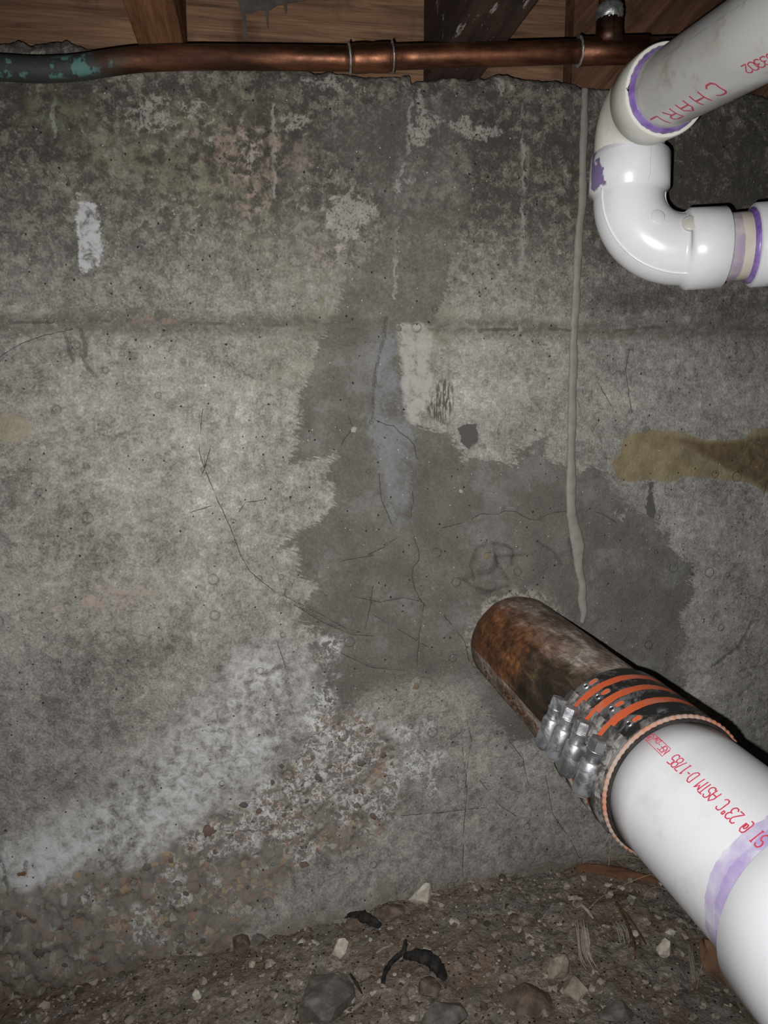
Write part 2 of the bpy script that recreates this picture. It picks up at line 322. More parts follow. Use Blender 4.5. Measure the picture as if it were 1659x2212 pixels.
# top ledge, ends and back
n0 = len(WP); tv = WP[idx[-1]].copy(); tb = tv.copy(); tb[:, 1] = .20; tm = tv.copy(); tm[:, 1] = .02; tm[:, 2] -= .002
bb = tb.copy(); bb[:, 2] = ZB
allV = np.vstack([WP, tm, tb, bb]); a0 = idx[-1]; r1 = n0+np.arange(nx); r2 = r1+nx; r3 = r2+nx
def strip(a, b): return np.stack([a[:-1], a[1:], b[1:], b[:-1]], 1)
q = np.vstack([q, strip(a0, r1), strip(r1, r2), strip(r2, r3)])
me = bpy.data.meshes.new('wall_back'); me.vertices.add(len(allV)); me.vertices.foreach_set('co', allV.ravel().astype(np.float32))
me.loops.add(q.size); me.loops.foreach_set('vertex_index', q.ravel().astype(np.int32))
me.polygons.add(len(q)); me.polygons.foreach_set('loop_start', np.arange(0, q.size, 4, dtype=np.int32))
me.polygons.foreach_set('use_smooth', np.ones(len(q), bool)); me.update(calc_edges=True); me.validate()
for k, a in AT.items():
    t = me.attributes.new(k, 'FLOAT', 'POINT'); v = np.concatenate([a, np.repeat(a[a0][None], 3, 0).ravel()]).astype(np.float32)
    if k in ('lls', 'crs', 'dls'): v[n0:] = .02
    t.data.foreach_set('value', v)

def wall_material():
    n = N('rough_concrete', .92, 0, .2); A = n.attr
    nb = n.noise(7, 6, .6); nm = n.noise(26, 6, .62); nf = n.noise(95, 6, .65, dist=.4); nx_ = n.noise(420, 4, .6); blot = n.noise(48, 3, .5, dist=1.2)
    # plain concrete
    cell, cn = n.voro(170, vec=n.warp(60, .012)); cs_ = n.t.nodes.new('ShaderNodeSeparateColor'); n.t.links.new(cn.outputs['Color'], cs_.inputs[0])
    lum = n.add(n.add(n.mul(n.sub(nb, .5), .7), n.mul(n.sub(nm, .5), .8)), n.add(n.mul(n.sub(nf, .5), .85), n.mul(n.sub(nx_, .5), 1.0)))
    lum = n.add(lum, n.mul(n.sub(cs_.outputs[0], .5), .17))
    lum = n.add(lum, A('tone'))
    sep = n.t.nodes.new('ShaderNodeSeparateXYZ'); n.t.links.new(n.tc, sep.inputs[0]); Z = sep.outputs[2]
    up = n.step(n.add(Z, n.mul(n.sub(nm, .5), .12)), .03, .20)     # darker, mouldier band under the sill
    mott = n.step(n.add(nf, n.mul(n.sub(blot, .5), .6)), .44, .58)
    base = n.ramp(n.add(.5, lum), [(0, alb(66,63,58)), (.30, alb(96,93,87)), (.52, alb(118,115,109)), (.75, alb(137,134,127)), (1, alb(165,162,156))])
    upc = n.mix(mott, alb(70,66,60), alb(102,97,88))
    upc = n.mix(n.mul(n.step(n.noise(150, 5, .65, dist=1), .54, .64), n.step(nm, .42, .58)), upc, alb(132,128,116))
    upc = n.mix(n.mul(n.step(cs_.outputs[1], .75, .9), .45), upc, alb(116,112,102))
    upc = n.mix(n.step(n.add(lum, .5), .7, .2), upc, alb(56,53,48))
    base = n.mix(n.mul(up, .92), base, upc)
    band = n.mul(n.step(n.math('ABSOLUTE', n.add(n.sub(Z, float(zl)), n.mul(n.sub(nm, .5), .03))), .016, .004), n.step(nf, .34, .62))
    base = n.mix(n.mul(band, .85), base, alb(78,74,67))
    wl = n.step(n.math('ABSOLUTE', n.add(n.sub(Z, float(zl)), n.mul(n.sub(n.noise(9, 5, .6), .5), .02))), .0022, .0008); base = n.mix(n.mul(n.mul(wl, n.step(nm, .42, .58)), .55), base, alb(54,50,44))
    base = n.mix(n.mul(n.mul(n.step(n.add(A('moss'), n.mul(n.sub(nm, .5), 1.6)), .25, .85), n.step(n.noise(80, 4, .6), .40, .6)), .5), base, alb(110,111,88))
    base = n.mix(n.mul(n.mul(n.step(n.add(A('pink'), n.mul(n.sub(nf, .5), 2)), .35, .9), n.step(nf, .42, .6)), .5), base, alb(138,118,104))
    base = n.mix(n.mul(n.step(n.add(A('sand'), n.mul(n.sub(nm, .5), .9)), .35, .7), .55), base, alb(132,122,98))
    # damp mortar patch, ragged brushed edge
    vs = n.vec((70, 70, 400), src=n.vec(rot=(0, math.radians(-20), 0))); brush = n.noise(1., 5, .65, vec=vs)
    d = n.add(A('damp'), n.add(n.mul(n.sub(nm, .5), .016), n.add(n.mul(n.sub(brush, .5), .030), n.mul(n.sub(nf, .5), .016))))
    so = n.math('MINIMUM', A('soft'), 1.); dm = n.add(n.mul(n.step(d, -.0010, .0012), n.sub(1, so)), n.mul(n.step(n.add(d, n.mul(n.sub(nf, .5), .04)), -.022, .018), so))
    dl = n.add(.5, n.add(n.mul(n.sub(nm, .5), .8), n.mul(n.sub(nx_, .5), .8)))
    dc = n.ramp(dl, [(.15, alb(69,66,61)), (.5, alb(84,81,75)), (.85, alb(103,100,94))])
    pale = n.step(n.add(n.noise(14, 5, .6), n.mul(n.sub(nf, .5), .4)), .50, .64)
    dc = n.mix(n.mul(pale, .75), dc, n.ramp(dl, [(.2, alb(86,84,79)), (.8, alb(110,108,103))]))
    bl = n.step(n.add(A('blue'), n.add(n.mul(n.sub(nm, .5), .03), n.mul(n.sub(nf, .5), .015))), -.004, .006)
    dc = n.mix(n.mul(bl, n.mul(n.step(n.add(nm, n.mul(n.sub(nf, .5), .5)), .36, .56), .75)), dc, n.ramp(dl, [(.2, alb(88,89,89)), (.8, alb(110,112,113))]))
    base = n.mix(n.mul(dm, n.sub(.97, n.mul(up, .45))), base, dc)
    lit = n.step(n.add(A('lite'), n.add(n.mul(n.sub(nm, .5), .022), n.mul(n.sub(nf, .5), .018))), -.003, .004)
    base = n.mix(n.mul(lit, n.mul(n.step(nf, .30, .56), .85)), base, alb(140,138,130))
    ds = n.mul(n.step(n.add(A('dstreak'), n.mul(n.sub(nm, .5), .02)), -.004, .002), n.step(n.noise(1, 3, .6, vec=n.vec((420, 100, 70))), .46, .54))
    base = n.mix(n.mul(ds, .9), base, alb(72,64,58))
    sp = n.step(n.add(A('spot'), n.mul(n.sub(nf, .5), .020)), -.0006, .0010); base = n.mix(sp, base, alb(72,70,66))
    fk = n.mul(n.step(n.add(A('flake'), n.mul(n.sub(nf, .5), 2.4)), .45, .72), n.step(nx_, .36, .5)); base = n.mix(n.mul(fk, .55), base, alb(142,139,131))
    ck = n.mul(A('crust'), n.step(n.add(nf, n.mul(n.sub(nx_, .5), .5)), .42, .58)); base = n.mix(n.mul(ck, .5), base, alb(152,148,138))
    # broad efflorescence haze
    hz_ = n.step(n.add(A('haze'), n.mul(n.sub(nm, .5), .05)), -.03, .035)
    base = n.mix(n.mul(hz_, n.step(n.add(nf, n.mul(n.sub(nb, .5), .8)), .30, .72)), base, alb(168,167,166))
    # exposed aggregate
    ag = n.step(n.add(A('agg'), n.mul(n.sub(nm, .5), .02)), -.004, .006)
    wv_ = n.warp(70, .014); vd, vn = n.voro(125, vec=wv_); ve, _ = n.voro(125, 'DISTANCE_TO_EDGE', vec=wv_)
    rc = n.t.nodes.new('ShaderNodeSeparateColor'); n.t.links.new(vn.outputs['Color'], rc.inputs[0])
    agc = n.ramp(rc.outputs[0], [(0, alb(84,80,74)), (.4, alb(104,98,90)), (.62, alb(112,88,76)), (.72, alb(126,108,84)), (1, alb(128,125,119))])
    agc = n.mix(n.step(n.add(ve, n.mul(n.sub(nf, .5), .3)), .10, .0), agc, alb(88,84,78))
    agc = n.mix(n.step(n.noise(60, 5, .6, dist=.8), .46, .60), agc, alb(100,94,86))
    base = n.mix(n.mul(ag, .85), base, agc)
    # crust of lacy salts
    l1 = n.step(n.add(A('lace'), n.mul(n.sub(nm, .5), .06)), -.010, .012)
    lv, _ = n.voro(110, 'DISTANCE_TO_EDGE', vec=n.warp(110, .016)); ln = n.mul(n.step(n.add(lv, n.mul(n.sub(nx_, .5), .3)), .13, .0), n.step(nf, .40, .54))
    ln = n.math('MAXIMUM', ln, n.step(n.noise(120, 7, .72, dist=.6), .52, .59))
    base = n.mix(n.mul(n.mul(n.mul(l1, ln), n.step(nm, .38, .54)), .85), base, alb(172,171,170))
    al = n.mul(ag, n.mul(n.step(n.noise(22, 5, .6), .50, .62), n.step(n.noise(180, 5, .7), .46, .56))); base = n.mix(n.mul(al, .8), base, alb(158,157,154))
    # white dab, ochre stain
    wh = n.step(n.add(A('white'), n.add(n.mul(n.sub(nf, .5), .012), n.mul(n.sub(nx_, .5), .006))), -.001, .0018)
    base = n.mix(n.mul(wh, n.mul(n.step(nf, .32, .56), .85)), base, alb(160,160,160))
    oc = n.step(n.add(A('ochre'), n.mul(n.sub(nm, .5), .006)), -.0006, .0012)
    occ = n.mix(n.step(nm, .35, .65), alb(98,86,62), alb(122,112,84))
    base = n.mix(n.mul(oc, .85), base, occ)
    o2 = n.step(n.add(A('ochre2'), n.mul(n.sub(nm, .5), .02)), -.003, .006)
    base = n.mix(n.mul(o2, .85), base, n.mix(n.step(n.add(nf, n.mul(n.sub(nb, .5), .5)), .35, .65), alb(66,54,42), alb(92,78,56)))
    # drips, scratches, cracks
    def line(sd, ud, w, wob, c, op):
        nonlocal base
        e = n.math('ABSOLUTE', n.add(A(sd), n.mul(n.sub(nf, .5), wob)))
        k = n.mul(n.step(e, w*1.35, w*.65), n.step(A(ud), .0042, .0028)); base = n.mix(n.mul(k, op), base, c)
    line('lls', 'llu', .0016, .018, alb(128,126,120), n.mul(n.step(n.noise(33, 4, .7), .42, .58), .7))
    line('crs', 'cru', .00042, .0024, alb(48,45,41), n.mul(n.step(n.noise(40, 2, .5), .30, .5), .85))
    line('dls', 'dlu', .0018, .009, alb(55,52,47), n.mul(n.step(nx_, .38, .52), .6))
    sp_ = n.mul(n.step(n.add(A('low'), n.mul(n.sub(nm, .5), .10)), -.012, .030), n.step(nf, .30, .55)); base = n.mix(n.mul(sp_, .8), base, alb(84,74,65))
    # bubbles rings, pits, specks
    rv, rn = n.voro(42); rs = n.t.nodes.new('ShaderNodeSeparateColor'); n.t.links.new(rn.outputs['Color'], rs.inputs[0])
    rad = n.add(.12, n.mul(rs.outputs[1], .12)); ring = n.step(n.math('ABSOLUTE', n.sub(n.add(rv, n.mul(n.sub(nf, .5), .09)), rad)), .035, .012)
    ring = n.mul(n.mul(ring, n.step(rs.outputs[0], .80, .84)), n.sub(1, up)); base = n.mix(n.mul(ring, .2), base, alb(74,71,66))
    disc = n.mul(n.step(n.add(rv, n.mul(n.sub(nf, .5), .12)), .22, .15), n.step(rs.outputs[0], .22, .18)); base = n.mix(n.mul(disc, .35), base, alb(70,67,60))
    pv, pn = n.voro(150); ps = n.t.nodes.new('ShaderNodeSeparateColor'); n.t.links.new(pn.outputs['Color'], ps.inputs[0])
    pit = n.mul(n.step(n.add(pv, n.mul(n.sub(nx_, .5), .35)), .16, .09), n.step(ps.outputs[0], .86, .88)); base = n.mix(n.mul(pit, .85), base, alb(30,28,26))
    gv, gn = n.voro(210); gs = n.t.nodes.new('ShaderNodeSeparateColor'); n.t.links.new(gn.outputs['Color'], gs.inputs[0])
    gl = n.mul(n.step(n.add(gv, n.mul(n.sub(nx_, .5), .3)), .15, .08), n.step(gs.outputs[0], .90, .92)); base = n.mix(n.mul(gl, .6), base, alb(190,188,180))
    h = n.add(n.mul(nf, 1.), n.add(n.mul(nx_, .35), n.mul(nm, 1.4))); h = n.sub(h, n.add(n.mul(pit, 1.), n.mul(ring, .5))); 
    return n.done(base, normal=n.bump(h, .0022, .9))
WALLM = wall_material(); me.materials.append(WALLM)
wall = bpy.data.objects.new('wall_back', me); COL.objects.link(wall); tag(wall, 'stained grey poured concrete foundation wall with a dark mortar patch', 'wall', kind='structure')

def blob_mesh(r, sub=2, jag=.25, flat=(1, 1, 1), seed=0):
    bm = bmesh.new(); bmesh.ops.create_icosphere(bm, subdivisions=sub, radius=1); rr = np.random.RandomState(seed)
    v = np.array([x.co[:] for x in bm.verts]); f = [[q.index for q in p.verts] for p in bm.faces]; bm.free()
    v *= (1+jag*2*vnoise(v+rr.rand(3)*40, 1.6, 3))[:, None]
    return v*r*np.array(flat), f
peb_cols = [alb(118,110,100), alb(130,120,108), alb(118,100,91), alb(102,99,94), alb(128,126,120), alb(132,120,100)]
PEBM = [simple('pebble_stone_%d' % i, tuple(x*.75 for x in c), c, 120, .8, bump=.0006) for i, c in enumerate(peb_cols)]
pm = [blob_mesh(1., 1, .22, (1, .55, .8), i) for i in range(5)]
pmesh = {}
def wallpiece(name, x, y, r, k, mi, rot):
    key = (name, k, mi)
    if key not in pmesh:
        m_ = bpy.data.meshes.new(name); m_.from_pydata(pm[k][0].tolist(), [], [list(f) for f in pm[k][1]]); m_.polygons.foreach_set('use_smooth', [True]*len(m_.polygons))
        m_.materials.append((PEBM+[FRAG, PALE])[mi]); pmesh[key] = m_
    c = on(x, y); yy = wall_y(c[0], c[2])
    o = bpy.data.objects.new(name, pmesh[key]); COL.objects.link(o); o.parent = wall; o.location = (c[0], yy+r*.18, c[2])
    o.scale = (r, r*.6, r); o.rotation_euler = (0, rot, 0); return o
FRAG = simple('rotten_wood_fragment', alb(92,64,46), alb(134,98,68), 200, .85)
PALE = simple('pale_grit', alb(140,136,126), alb(170,166,156), 150, .85)
AGGW = ons(AGG)[:, [0, 2]]
cnt = 0
while cnt < 110:
    x, y = random.uniform(0, 870), random.uniform(1560, 2080); c = on(x, y)
    if not inside(np.array([[c[0], c[2]]]), AGGW)[0]: continue
    wallpiece('pebble', x, y, random.uniform(.0028, .0062)*(1.3 if random.random() < .15 else 1), random.randrange(5), random.choice([0, 0, 1, 2, 3, 3, 4, 5]), random.uniform(0, 6)); cnt += 1
for x, y, r, mi in [(415,1896,.013,1),(630,1660,.007,1),(608,1655,.006,3),(590,1690,.005,3),(690,1680,.008,3),(740,1600,.006,3),(450,1790,.009,2),(470,1830,.006,2),(900,1480,.008,5),(1045,1196,.006,5),
                    (745,1340,.005,4),(1085,1580,.004,3),(1092,1615,.004,3),(1000,1668,.005,4),(860,707,.005,4)]:
    wallpiece('pebble', x, y, r, random.randrange(5), mi, random.uniform(0, 6))
# fragments of wood and leaf caught in the concrete face
for x, y, r, rot in [(235,978,.0055,.5),(386,755,.0045,.9),(108,993,.003,.1),(205,672,.0032,.4),(232,742,.0032,1.4),(311,826,.0032,1.3),(305,1172,.0035,.3),(268,1178,.0022,.2),(510,575,.0045,1.5),
                     (430,592,.0032,1.3),(375,520,.0035,2.2),(180,806,.0035,1.5),(322,690,.003,2.),(180,490,.0026,2.3),(24,402,.005,.8),(85,408,.0042,2.),(8,342,.0045,.3),(135,345,.0035,.6),(52,1872,.006,2.7),(260,960,.003,.8)]:
    o = wallpiece('wood_fragment', x, y, r, random.randrange(5), 6, rot); o.scale = (r*1.35, r*.3, r*.75)
for x, y, r in [(765,928,.005),(1120,1185,.004),(995,1061,.004),(903,290,.005),(890,389,.004),(860,420,.003),(500,385,.004),(455,300,.004),(915,215,.003),(1083,188,.003)]:
    wallpiece('pebble', x, y, r, random.randrange(5), 7 if random.random() < .4 else 4, random.uniform(0, 6))

# ================================================================== FLOOR (setting)
FX = grid_axis(-1.6, 2.0, -.40, .95, .0028, .05); FY = grid_axis(-2.2, .0, -.30, .04, .0028, .05)
FY = FY[FY < .045]; gx, gy = np.meshgrid(FX, FY); fx, fy = gx.ravel(), gy.ravel()
def floor_base(x, y):
    return np.interp(x, [-.6, -.3, .06, .15, .23, .37, .9], [-.640, -.632, -.606, -.600, -.590, -.590, -.600])+np.clip(-y, 0, .4)*.03
def floor_h(x, y):
    p = np.stack([x, y, 0*x], 1)
    return floor_base(x, y)+.028*vnoise(p, 9, 4)+.012*vnoise(p+5, 40, 5, .6)+.004*vnoise(p+8, 170, 3)
fz = floor_h(fx, fy)
FV = np.stack([fx, fy, fz], 1); fi = np.arange(len(FV)).reshape(len(FY), len(FX))
fq = np.stack([fi[:-1, :-1], fi[:-1, 1:], fi[1:, 1:], fi[1:, :-1]], -1).reshape(-1, 4)
def floor_at(px, py):
    d = FWD + RGT*(px-829.5)/FPX + UPV*(1106-py)/FPX; t = np.linspace(.3, 1.3, 900); p = CAM+t[:, None]*d
    h = floor_h(p[:, 0], p[:, 1]); k = np.argmax(p[:, 2] < h); return p[k]
def dirt_material():
    n = N('crawlspace_dirt', .95, 0, .15); nb = n.noise(12, 5, .6); nm = n.noise(55, 6, .65, dist=.5); nf = n.noise(240, 5, .65)
    c = n.ramp(n.add(n.mul(nm, .6), n.mul(nf, .4)), [(.30, alb(60,53,48)), (.44, alb(97,88,80)), (.56, alb(124,115,106)), (.68, alb(165,157,147))])
    c = n.mix(n.mul(n.step(nb, .42, .62), .55), c, alb(98,79,64))
    c = n.mix(n.mul(n.step(n.noise(20, 4, .5, dist=1), .54, .64), .6), c, alb(104,101,95))
    v, vn = n.voro(260); s = n.t.nodes.new('ShaderNodeSeparateColor'); n.t.links.new(vn.outputs['Color'], s.inputs[0])
    c = n.mix(n.mul(n.step(v, .3, .2), n.step(s.outputs[0], .86, .88)), c, alb(150,144,134))
    c = n.mix(n.mul(n.step(v, .4, .2), n.step(s.outputs[1], .84, .88)), c, alb(30,25,22))
    return n.done(c, normal=n.bump(n.add(n.mul(nm, 2), nf), .004, .9))
DIRT = dirt_material()
me = bpy.data.meshes.new('floor'); me.from_pydata(FV.tolist(), [], fq.tolist()); me.polygons.foreach_set('use_smooth', [True]*len(me.polygons)); me.materials.append(DIRT)
floor = bpy.data.objects.new('floor', me); COL.objects.link(floor); tag(floor, 'uneven brown dirt and rubble floor of the crawlspace', 'floor', kind='structure')

# ================================================================== TIMBER
def wood_material(name, dark, lite, rot=(0, 0, 0), gscale=1., streak=0., white=0.):
    n = N(name, .8, 0, .25); v = n.vec((6*gscale, 110*gscale, 110*gscale), src=n.vec(rot=rot))
    w = n.noise(1., 6, .65, vec=v, dist=.8); f = n.noise(1., 4, .6, vec=n.vec((30, 700, 700), src=n.vec(rot=rot)))
    c = n.ramp(n.add(n.mul(w, .75), n.mul(f, .25)), [(.34, dark), (.5, tuple((a+b)/2 for a, b in zip(dark, lite))), (.64, lite)])
    c = n.mix(n.mul(n.step(n.noise(18, 5, .6), .52, .68), .5), c, tuple(x*.45 for x in dark))
    if white: c = n.mix(n.mul(n.step(n.noise(1, 5, .7, vec=n.vec((160, 25, 25))), .61, .66), white), c, alb(150,146,140))
    return n.done(c, normal=n.bump(n.add(w, f), .0008, .7))
W_RIM = wood_material('aged_rim_board_wood', alb(56,40,29,2.0), alb(112,86,65,2.0))
W_J1 = wood_material('dark_joist_wood', alb(30,19,12,2), alb(122,84,55,2), (0, 0, math.pi/2), .45)
W_J2 = wood_material('blackened_joist_wood', alb(30,23,19,2), alb(58,44,36,2), (0, 0, math.pi/2), .7, white=.6)
W_DG = wood_material('diagonal_board_wood', alb(48,32,22,1.9), alb(92,66,48,1.9), (0, math.radians(48), 0), .8)
CONC_TAR = simple('dried_grey_paint', alb(62,56,50), alb(74,67,60), 80, .7)
ZT = .293; RY = .034
r = thing('rim_board', (.15, RY, ZT), 'weathered horizontal grained rim board behind the copper pipe on the wall top', 'board')
mk('board_face', *box(-1.6, .3295, RY, RY+.038, ZT-.006, ZT+.24), W_RIM, r, False)
def patch(name, pts, Y, m, parent, th=.0012):
    v, f = slab(ons(pts, Y), (0, -1, 0), th); return mk(name, v, f, m, parent, False)
patch('paint_drip', [(506,-25),(520,20),(524,50),(527,88),(533,88),(533,55),(531,28),(545,30),(556,22),(574,24),(577,60),(581,60),(580,24),(600,12),(612,10),(617,30),(621,28),(620,8),(660,2),(700,-25)], RY, CONC_TAR, r)
patch('dark_pocket', [(1045,-20),(1150,-20),(1152,12),(1130,38),(1090,42),(1050,40),(1035,28)], RY, simple('near_black', alb(22,22,22), alb(36,35,34), 60, .6), r)  # flat near-black patch for the dark pocket beside the second joist
d = thing('diagonal_board', (.45, RY, ZT), 'dark board with slanted grain behind the copper tee and white pipe', 'board')
mk('board_face', *box(.330, 1.4, RY-.022, RY+.038, ZT-.010, ZT+.24), W_DG, d, False)
def joist(px0, px1, label, m):
    a, b = on(px0, 140)[0], on(px1, 140)[0]; bm = bmesh.new()
    v, f = box(a, b, -1.9, RY-.0005, ZT+.002, ZT+.24); o = mk('floor_joist', v, f, m, None, False); tag(o, label, 'joist', 'floor joists above the wall')
    md = o.modifiers.new('b', 'BEVEL'); md.width = .002; md.segments = 2; return o
joist(305, 402, 'brown grained floor joist left of the copper coupling', W_J1)
joist(930, 1040, 'blackened floor joist with pale streaks above the middle of the copper pipe', W_J2)
ceil = mk('ceiling', *box(-1.6, 2.0, -2.2, RY+.1, ZT+.241, ZT+.26), wood_material('subfloor_wood', alb(60,46,36), alb(96,78,62)), None, False)
tag(ceil, 'wooden subfloor boards above the joists', 'ceiling', kind='structure')

# ================================================================== COPPER WATER PIPE
def copper(name, green=None, dull=.5):
    n = N(name, .35, .85, .5); w = n.noise(1, 5, .6, vec=n.vec((14, 60, 60))); f = n.noise(120, 5, .6); a = n.attr('a')
    c = n.ramp(w, [(.35, (.050, .024, .014)), (.5, (.105, .044, .024)), (.64, (.23, .095, .05))])
    dust = n.mul(n.step(n.math('ABSOLUTE', n.sub(n.add(a, n.mul(n.sub(f, .5), 60)), 0.)), 62, 30), dull)
    dust2 = n.mul(n.step(n.add(a, n.mul(n.sub(f, .5), 60)), 300, 330), dull); dust = n.math('MAXIMUM', dust, dust2)
    c = n.mix(dust, c, (.062, .056, .050)); met = n.sub(.85, n.mul(dust, .7))
    if green:
        s = n.attr('s'); g = n.step(n.add(s, n.mul(n.sub(n.noise(40, 5, .6), .5), .09)), green, green-.035)
        gc = n.mix(n.mul(n.step(n.add(f, n.mul(n.sub(n.noise(30, 4, .6), .5), .8)), .54, .64), n.step(n.math('ABSOLUTE', n.sub(a, 100)), 62, 36)), (.028, .040, .036), (.10, .26, .23)); c = n.mix(g, c, gc); met = n.mul(met, n.sub(1, g)); f = n.add(f, n.mul(n.step(n.add(s, n.mul(n.sub(w, .5), .05)), .37, .27), .75)); c = n.mix(n.mul(n.step(s, .36, .26), .35), c, (.03, .018, .013))
    return n.done(c, rough=n.add(.30, n.mul(f, .32)), normal=n.bump(n.add(f, w), .0004, .5), metal=met)
CU = copper('oxidised_copper'); CUG = copper('verdigris_copper', green=.195)
CUB = copper('bright_copper_fitting', dull=.25); SOLD = simple('lead_solder', (.28, .28, .27), (.62, .62, .60), 160, .38, .7, .0009)
cp = thing('copper_water_pipe', tuple(on(829, 128, -.08)), 'horizontal brown copper water pipe with a tee, green corroded at its left end', 'pipe')
rc = .0100
CW = [(-260,140,-.062),(-140,142,-.062),(0,146.5,-.063),(60,150,-.063),(110,150,-.063),(170,146,-.064),(230,137,-.065),(290,129,-.066),(350,125.5,-.067),(430,123.5,-.067),(560,124.5,-.069),(757,127,-.073)]
def cub(px, py, Y): return on(px, py, Y)
def smooth(P, n):
    P = np.asarray(P); t = np.linspace(0, len(P)-1, n); out = []
    for u in t:
        i = min(int(u), len(P)-2); f = u-i; p0, p1, p2, p3 = P[max(i-1, 0)], P[i], P[i+1], P[min(i+2, len(P)-1)]
        out.append(.5*((2*p1)+(-p0+p2)*f+(2*p0-5*p1+4*p2-p3)*f*f+(-p0+3*p1-3*p2+p3)*f**3))
    return np.array(out)
A1 = [cub(*c) for c in CW]; v, f, at_ = sweep(smooth(A1, 90), rc, 40, (0, 0, 1)); mk('bent_tube', v, f, CUG, cp, attrs=at_)['label'] = 'bent left length, green with verdigris'
def cline(pa, pb): return lambda t: pa+(pb-pa)*t
pL = cub(757, 127, -.073); pR = cub(1250, 111.5, -.084); CL = cline(pL, pR); LL = np.linalg.norm(pR-pL)
t2 = (cub(846, 124.5, -.075)-pL)@(pR-pL)/LL**2
def seg(name, ta, tb, r, m, n=8, **kw):
    v, f, a_ = sweep([CL(t) for t in np.linspace(ta, tb, n)], r, 40, (0, 0, 1), **kw); return mk(name, v, f, m, cp, attrs=a_)
seg('straight_tube', t2-.005, 1.02, rc, CU)
cpl = seg('coupling', -.005, t2+.005, [rc+.0004, rc+.0018, rc+.0018, rc+.0018, rc+.0011, rc+.0018, rc+.0018, rc+.0018, rc+.0004], CUB, 9)
for t, w_ in ((-.004, 1.5), (t2+.003, 1.2), (1.0, 1.0)):
    pts = [CL(t+k*.0035*w_) for k in np.linspace(-1, 1, 7)]; prof = rc+.0006+.0022*np.cos(np.linspace(-1.5, 1.5, 7))
    v, f, a_ = sweep(pts, prof, 40, (0, 0, 1), jit=.035); mk('solder_joint', v, f, SOLD, cp, attrs=a_)
# tee
tb_ = (cub(1395, 105, -.087)-pL)@(pR-pL)/LL**2
tee = [CL(t) for t in (1.0, 1.004, tb_-.004, tb_)]; v, f, a_ = sweep(tee, [rc+.0003, rc+.0016, rc+.0016, rc+.0003], 40, (0, 0, 1))
tt = thing_t = mk('tee_fitting', v, f, CUB, cp, attrs=a_)
tc = CL((cub(1313, 108.5, -.0855)-pL)@(pR-pL)/LL**2); upz = np.array([0, 0, 1.])
v, f, a_ = sweep([tc+upz*.004, tc+upz*.014, tc+upz*.016, tc+upz*.025, tc+upz*.0262], [rc+.004, rc+.002, rc+.0016, rc+.0016, rc], 40, (0, -1, 0)); mk('tee_branch', v, f, CUB, cp, attrs=a_)
v, f, a_ = sweep([tc+upz*z for z in np.linspace(.022, .037, 9)], rc+.0005+.0016*np.sin(np.linspace(0, 3.1, 9)), 40, (0, -1, 0), jit=.04); mk('solder_joint', v, f, SOLD, cp, attrs=a_)
v, f, a_ = sweep([tc+upz*z for z in (.022, .10, .235)], rc, 40, (0, -1, 0)); mk('riser_tube', v, f, CU, cp, attrs=a_)
v, f, a_ = sweep([CL(t) for t in (tb_-.02, tb_+.5, tb_+1.4)], rc, 40, (0, 0, 1)); mk('straight_tube', v, f, CU, cp, attrs=a_)

# ================================================================== PVC
def pvc(name, tint=(.80, .79, .76), dirt=.4, bands=(), lines_=(), spec=.5, rough=.28, pcol=(.20, .10, .36), smear=None):
    n = N(name, rough, 0, spec); s = n.attr('s'); a = n.attr('a'); f = n.noise(14, 5, .6); g = n.noise(70, 5, .6)
    c = n.mix(n.mul(n.step(n.add(f, n.mul(n.sub(g, .5), .3)), .47, .70), dirt*.6), tint, (.46, .39, .28))
    c = n.mix(n.mul(n.step(n.noise(34, 5, .65), .54, .72), dirt*.6), c, (.34, .30, .24))
    for a0, w in lines_:
        e = n.math('ABSOLUTE', n.sub(n.add(a, n.mul(n.sub(f, .5), 3)), a0)); c = n.mix(n.mul(n.step(e, w, w*.3), n.mul(n.step(g, .3, .55), .45)), c, (.30, .25, .19))
    if smear:
        k = n.mul(n.step(n.math('ABSOLUTE', n.sub(n.add(a, n.mul(n.sub(n.noise(60, 3, .5), .5), 60)), smear)), 9, 6), n.step(s, .034, .032)); c = n.mix(n.mul(k, .85), c, (.12, .05, .22))
    for s0, s1, op in bands:
        k = n.mul(n.step(n.add(s, n.mul(n.sub(n.noise(45, 4, .6), .5), .010)), s0-.0004, s0+.0004), n.step(n.add(s, n.mul(n.sub(f, .5), .010)), s1+.0006, s1-.0006))
        c = n.mix(n.mul(k, n.math('MULTIPLY', n.step(g, .15, .65), op)), c, pcol)
    return n.done(c, normal=n.bump(n.add(f, n.mul(g, .3)), .0006, .25))
PVC = pvc('white_pvc', (.82, .82, .82), .22); PVC_OLD = pvc('yellowed_pvc', (.74, .72, .65), .45); IVORY = pvc('ivory_pvc_rim', (.82, .80, .70), .2)
PURP = simple('purple_primer', (.17, .09, .33), (.33, .22, .52), 60, .25, spec=.5); INK = simple('red_ink', (.55, .045, .09), (.62, .09, .14), 300, .5, bump=0.)
rp2, rh2 = .0285, .0345
dp = thing('drain_pipe', tuple(at(1352, 545, .665)), 'white plastic drain pipe with two elbows and purple glue rings beside the dark concrete', 'pipe')
Q0 = at(1354, 545, .664)                      # corner of lower elbow
Qv = at(1361, 340, .664)                      # top rim of its upper hub
Qh = at(1560, 535.5, .654)                    # rim of its right hub
arc, a_, b_ = fillet(Qv, Q0, Qh, .046, 18)
uv = (Qv-a_)/np.linalg.norm(Qv-a_); uh = (Qh-b_)/np.linalg.norm(Qh-b_); lv = np.linalg.norm(Qv-a_); lh = np.linalg.norm(Qh-b_); hl = .034
path = [Qv, Qv-uv*.0012, Qv-uv*(hl-.004), Qv-uv*hl]+arc+[Qh-uh*hl, Qh-uh*(hl-.004), Qh-uh*.0012, Qh]
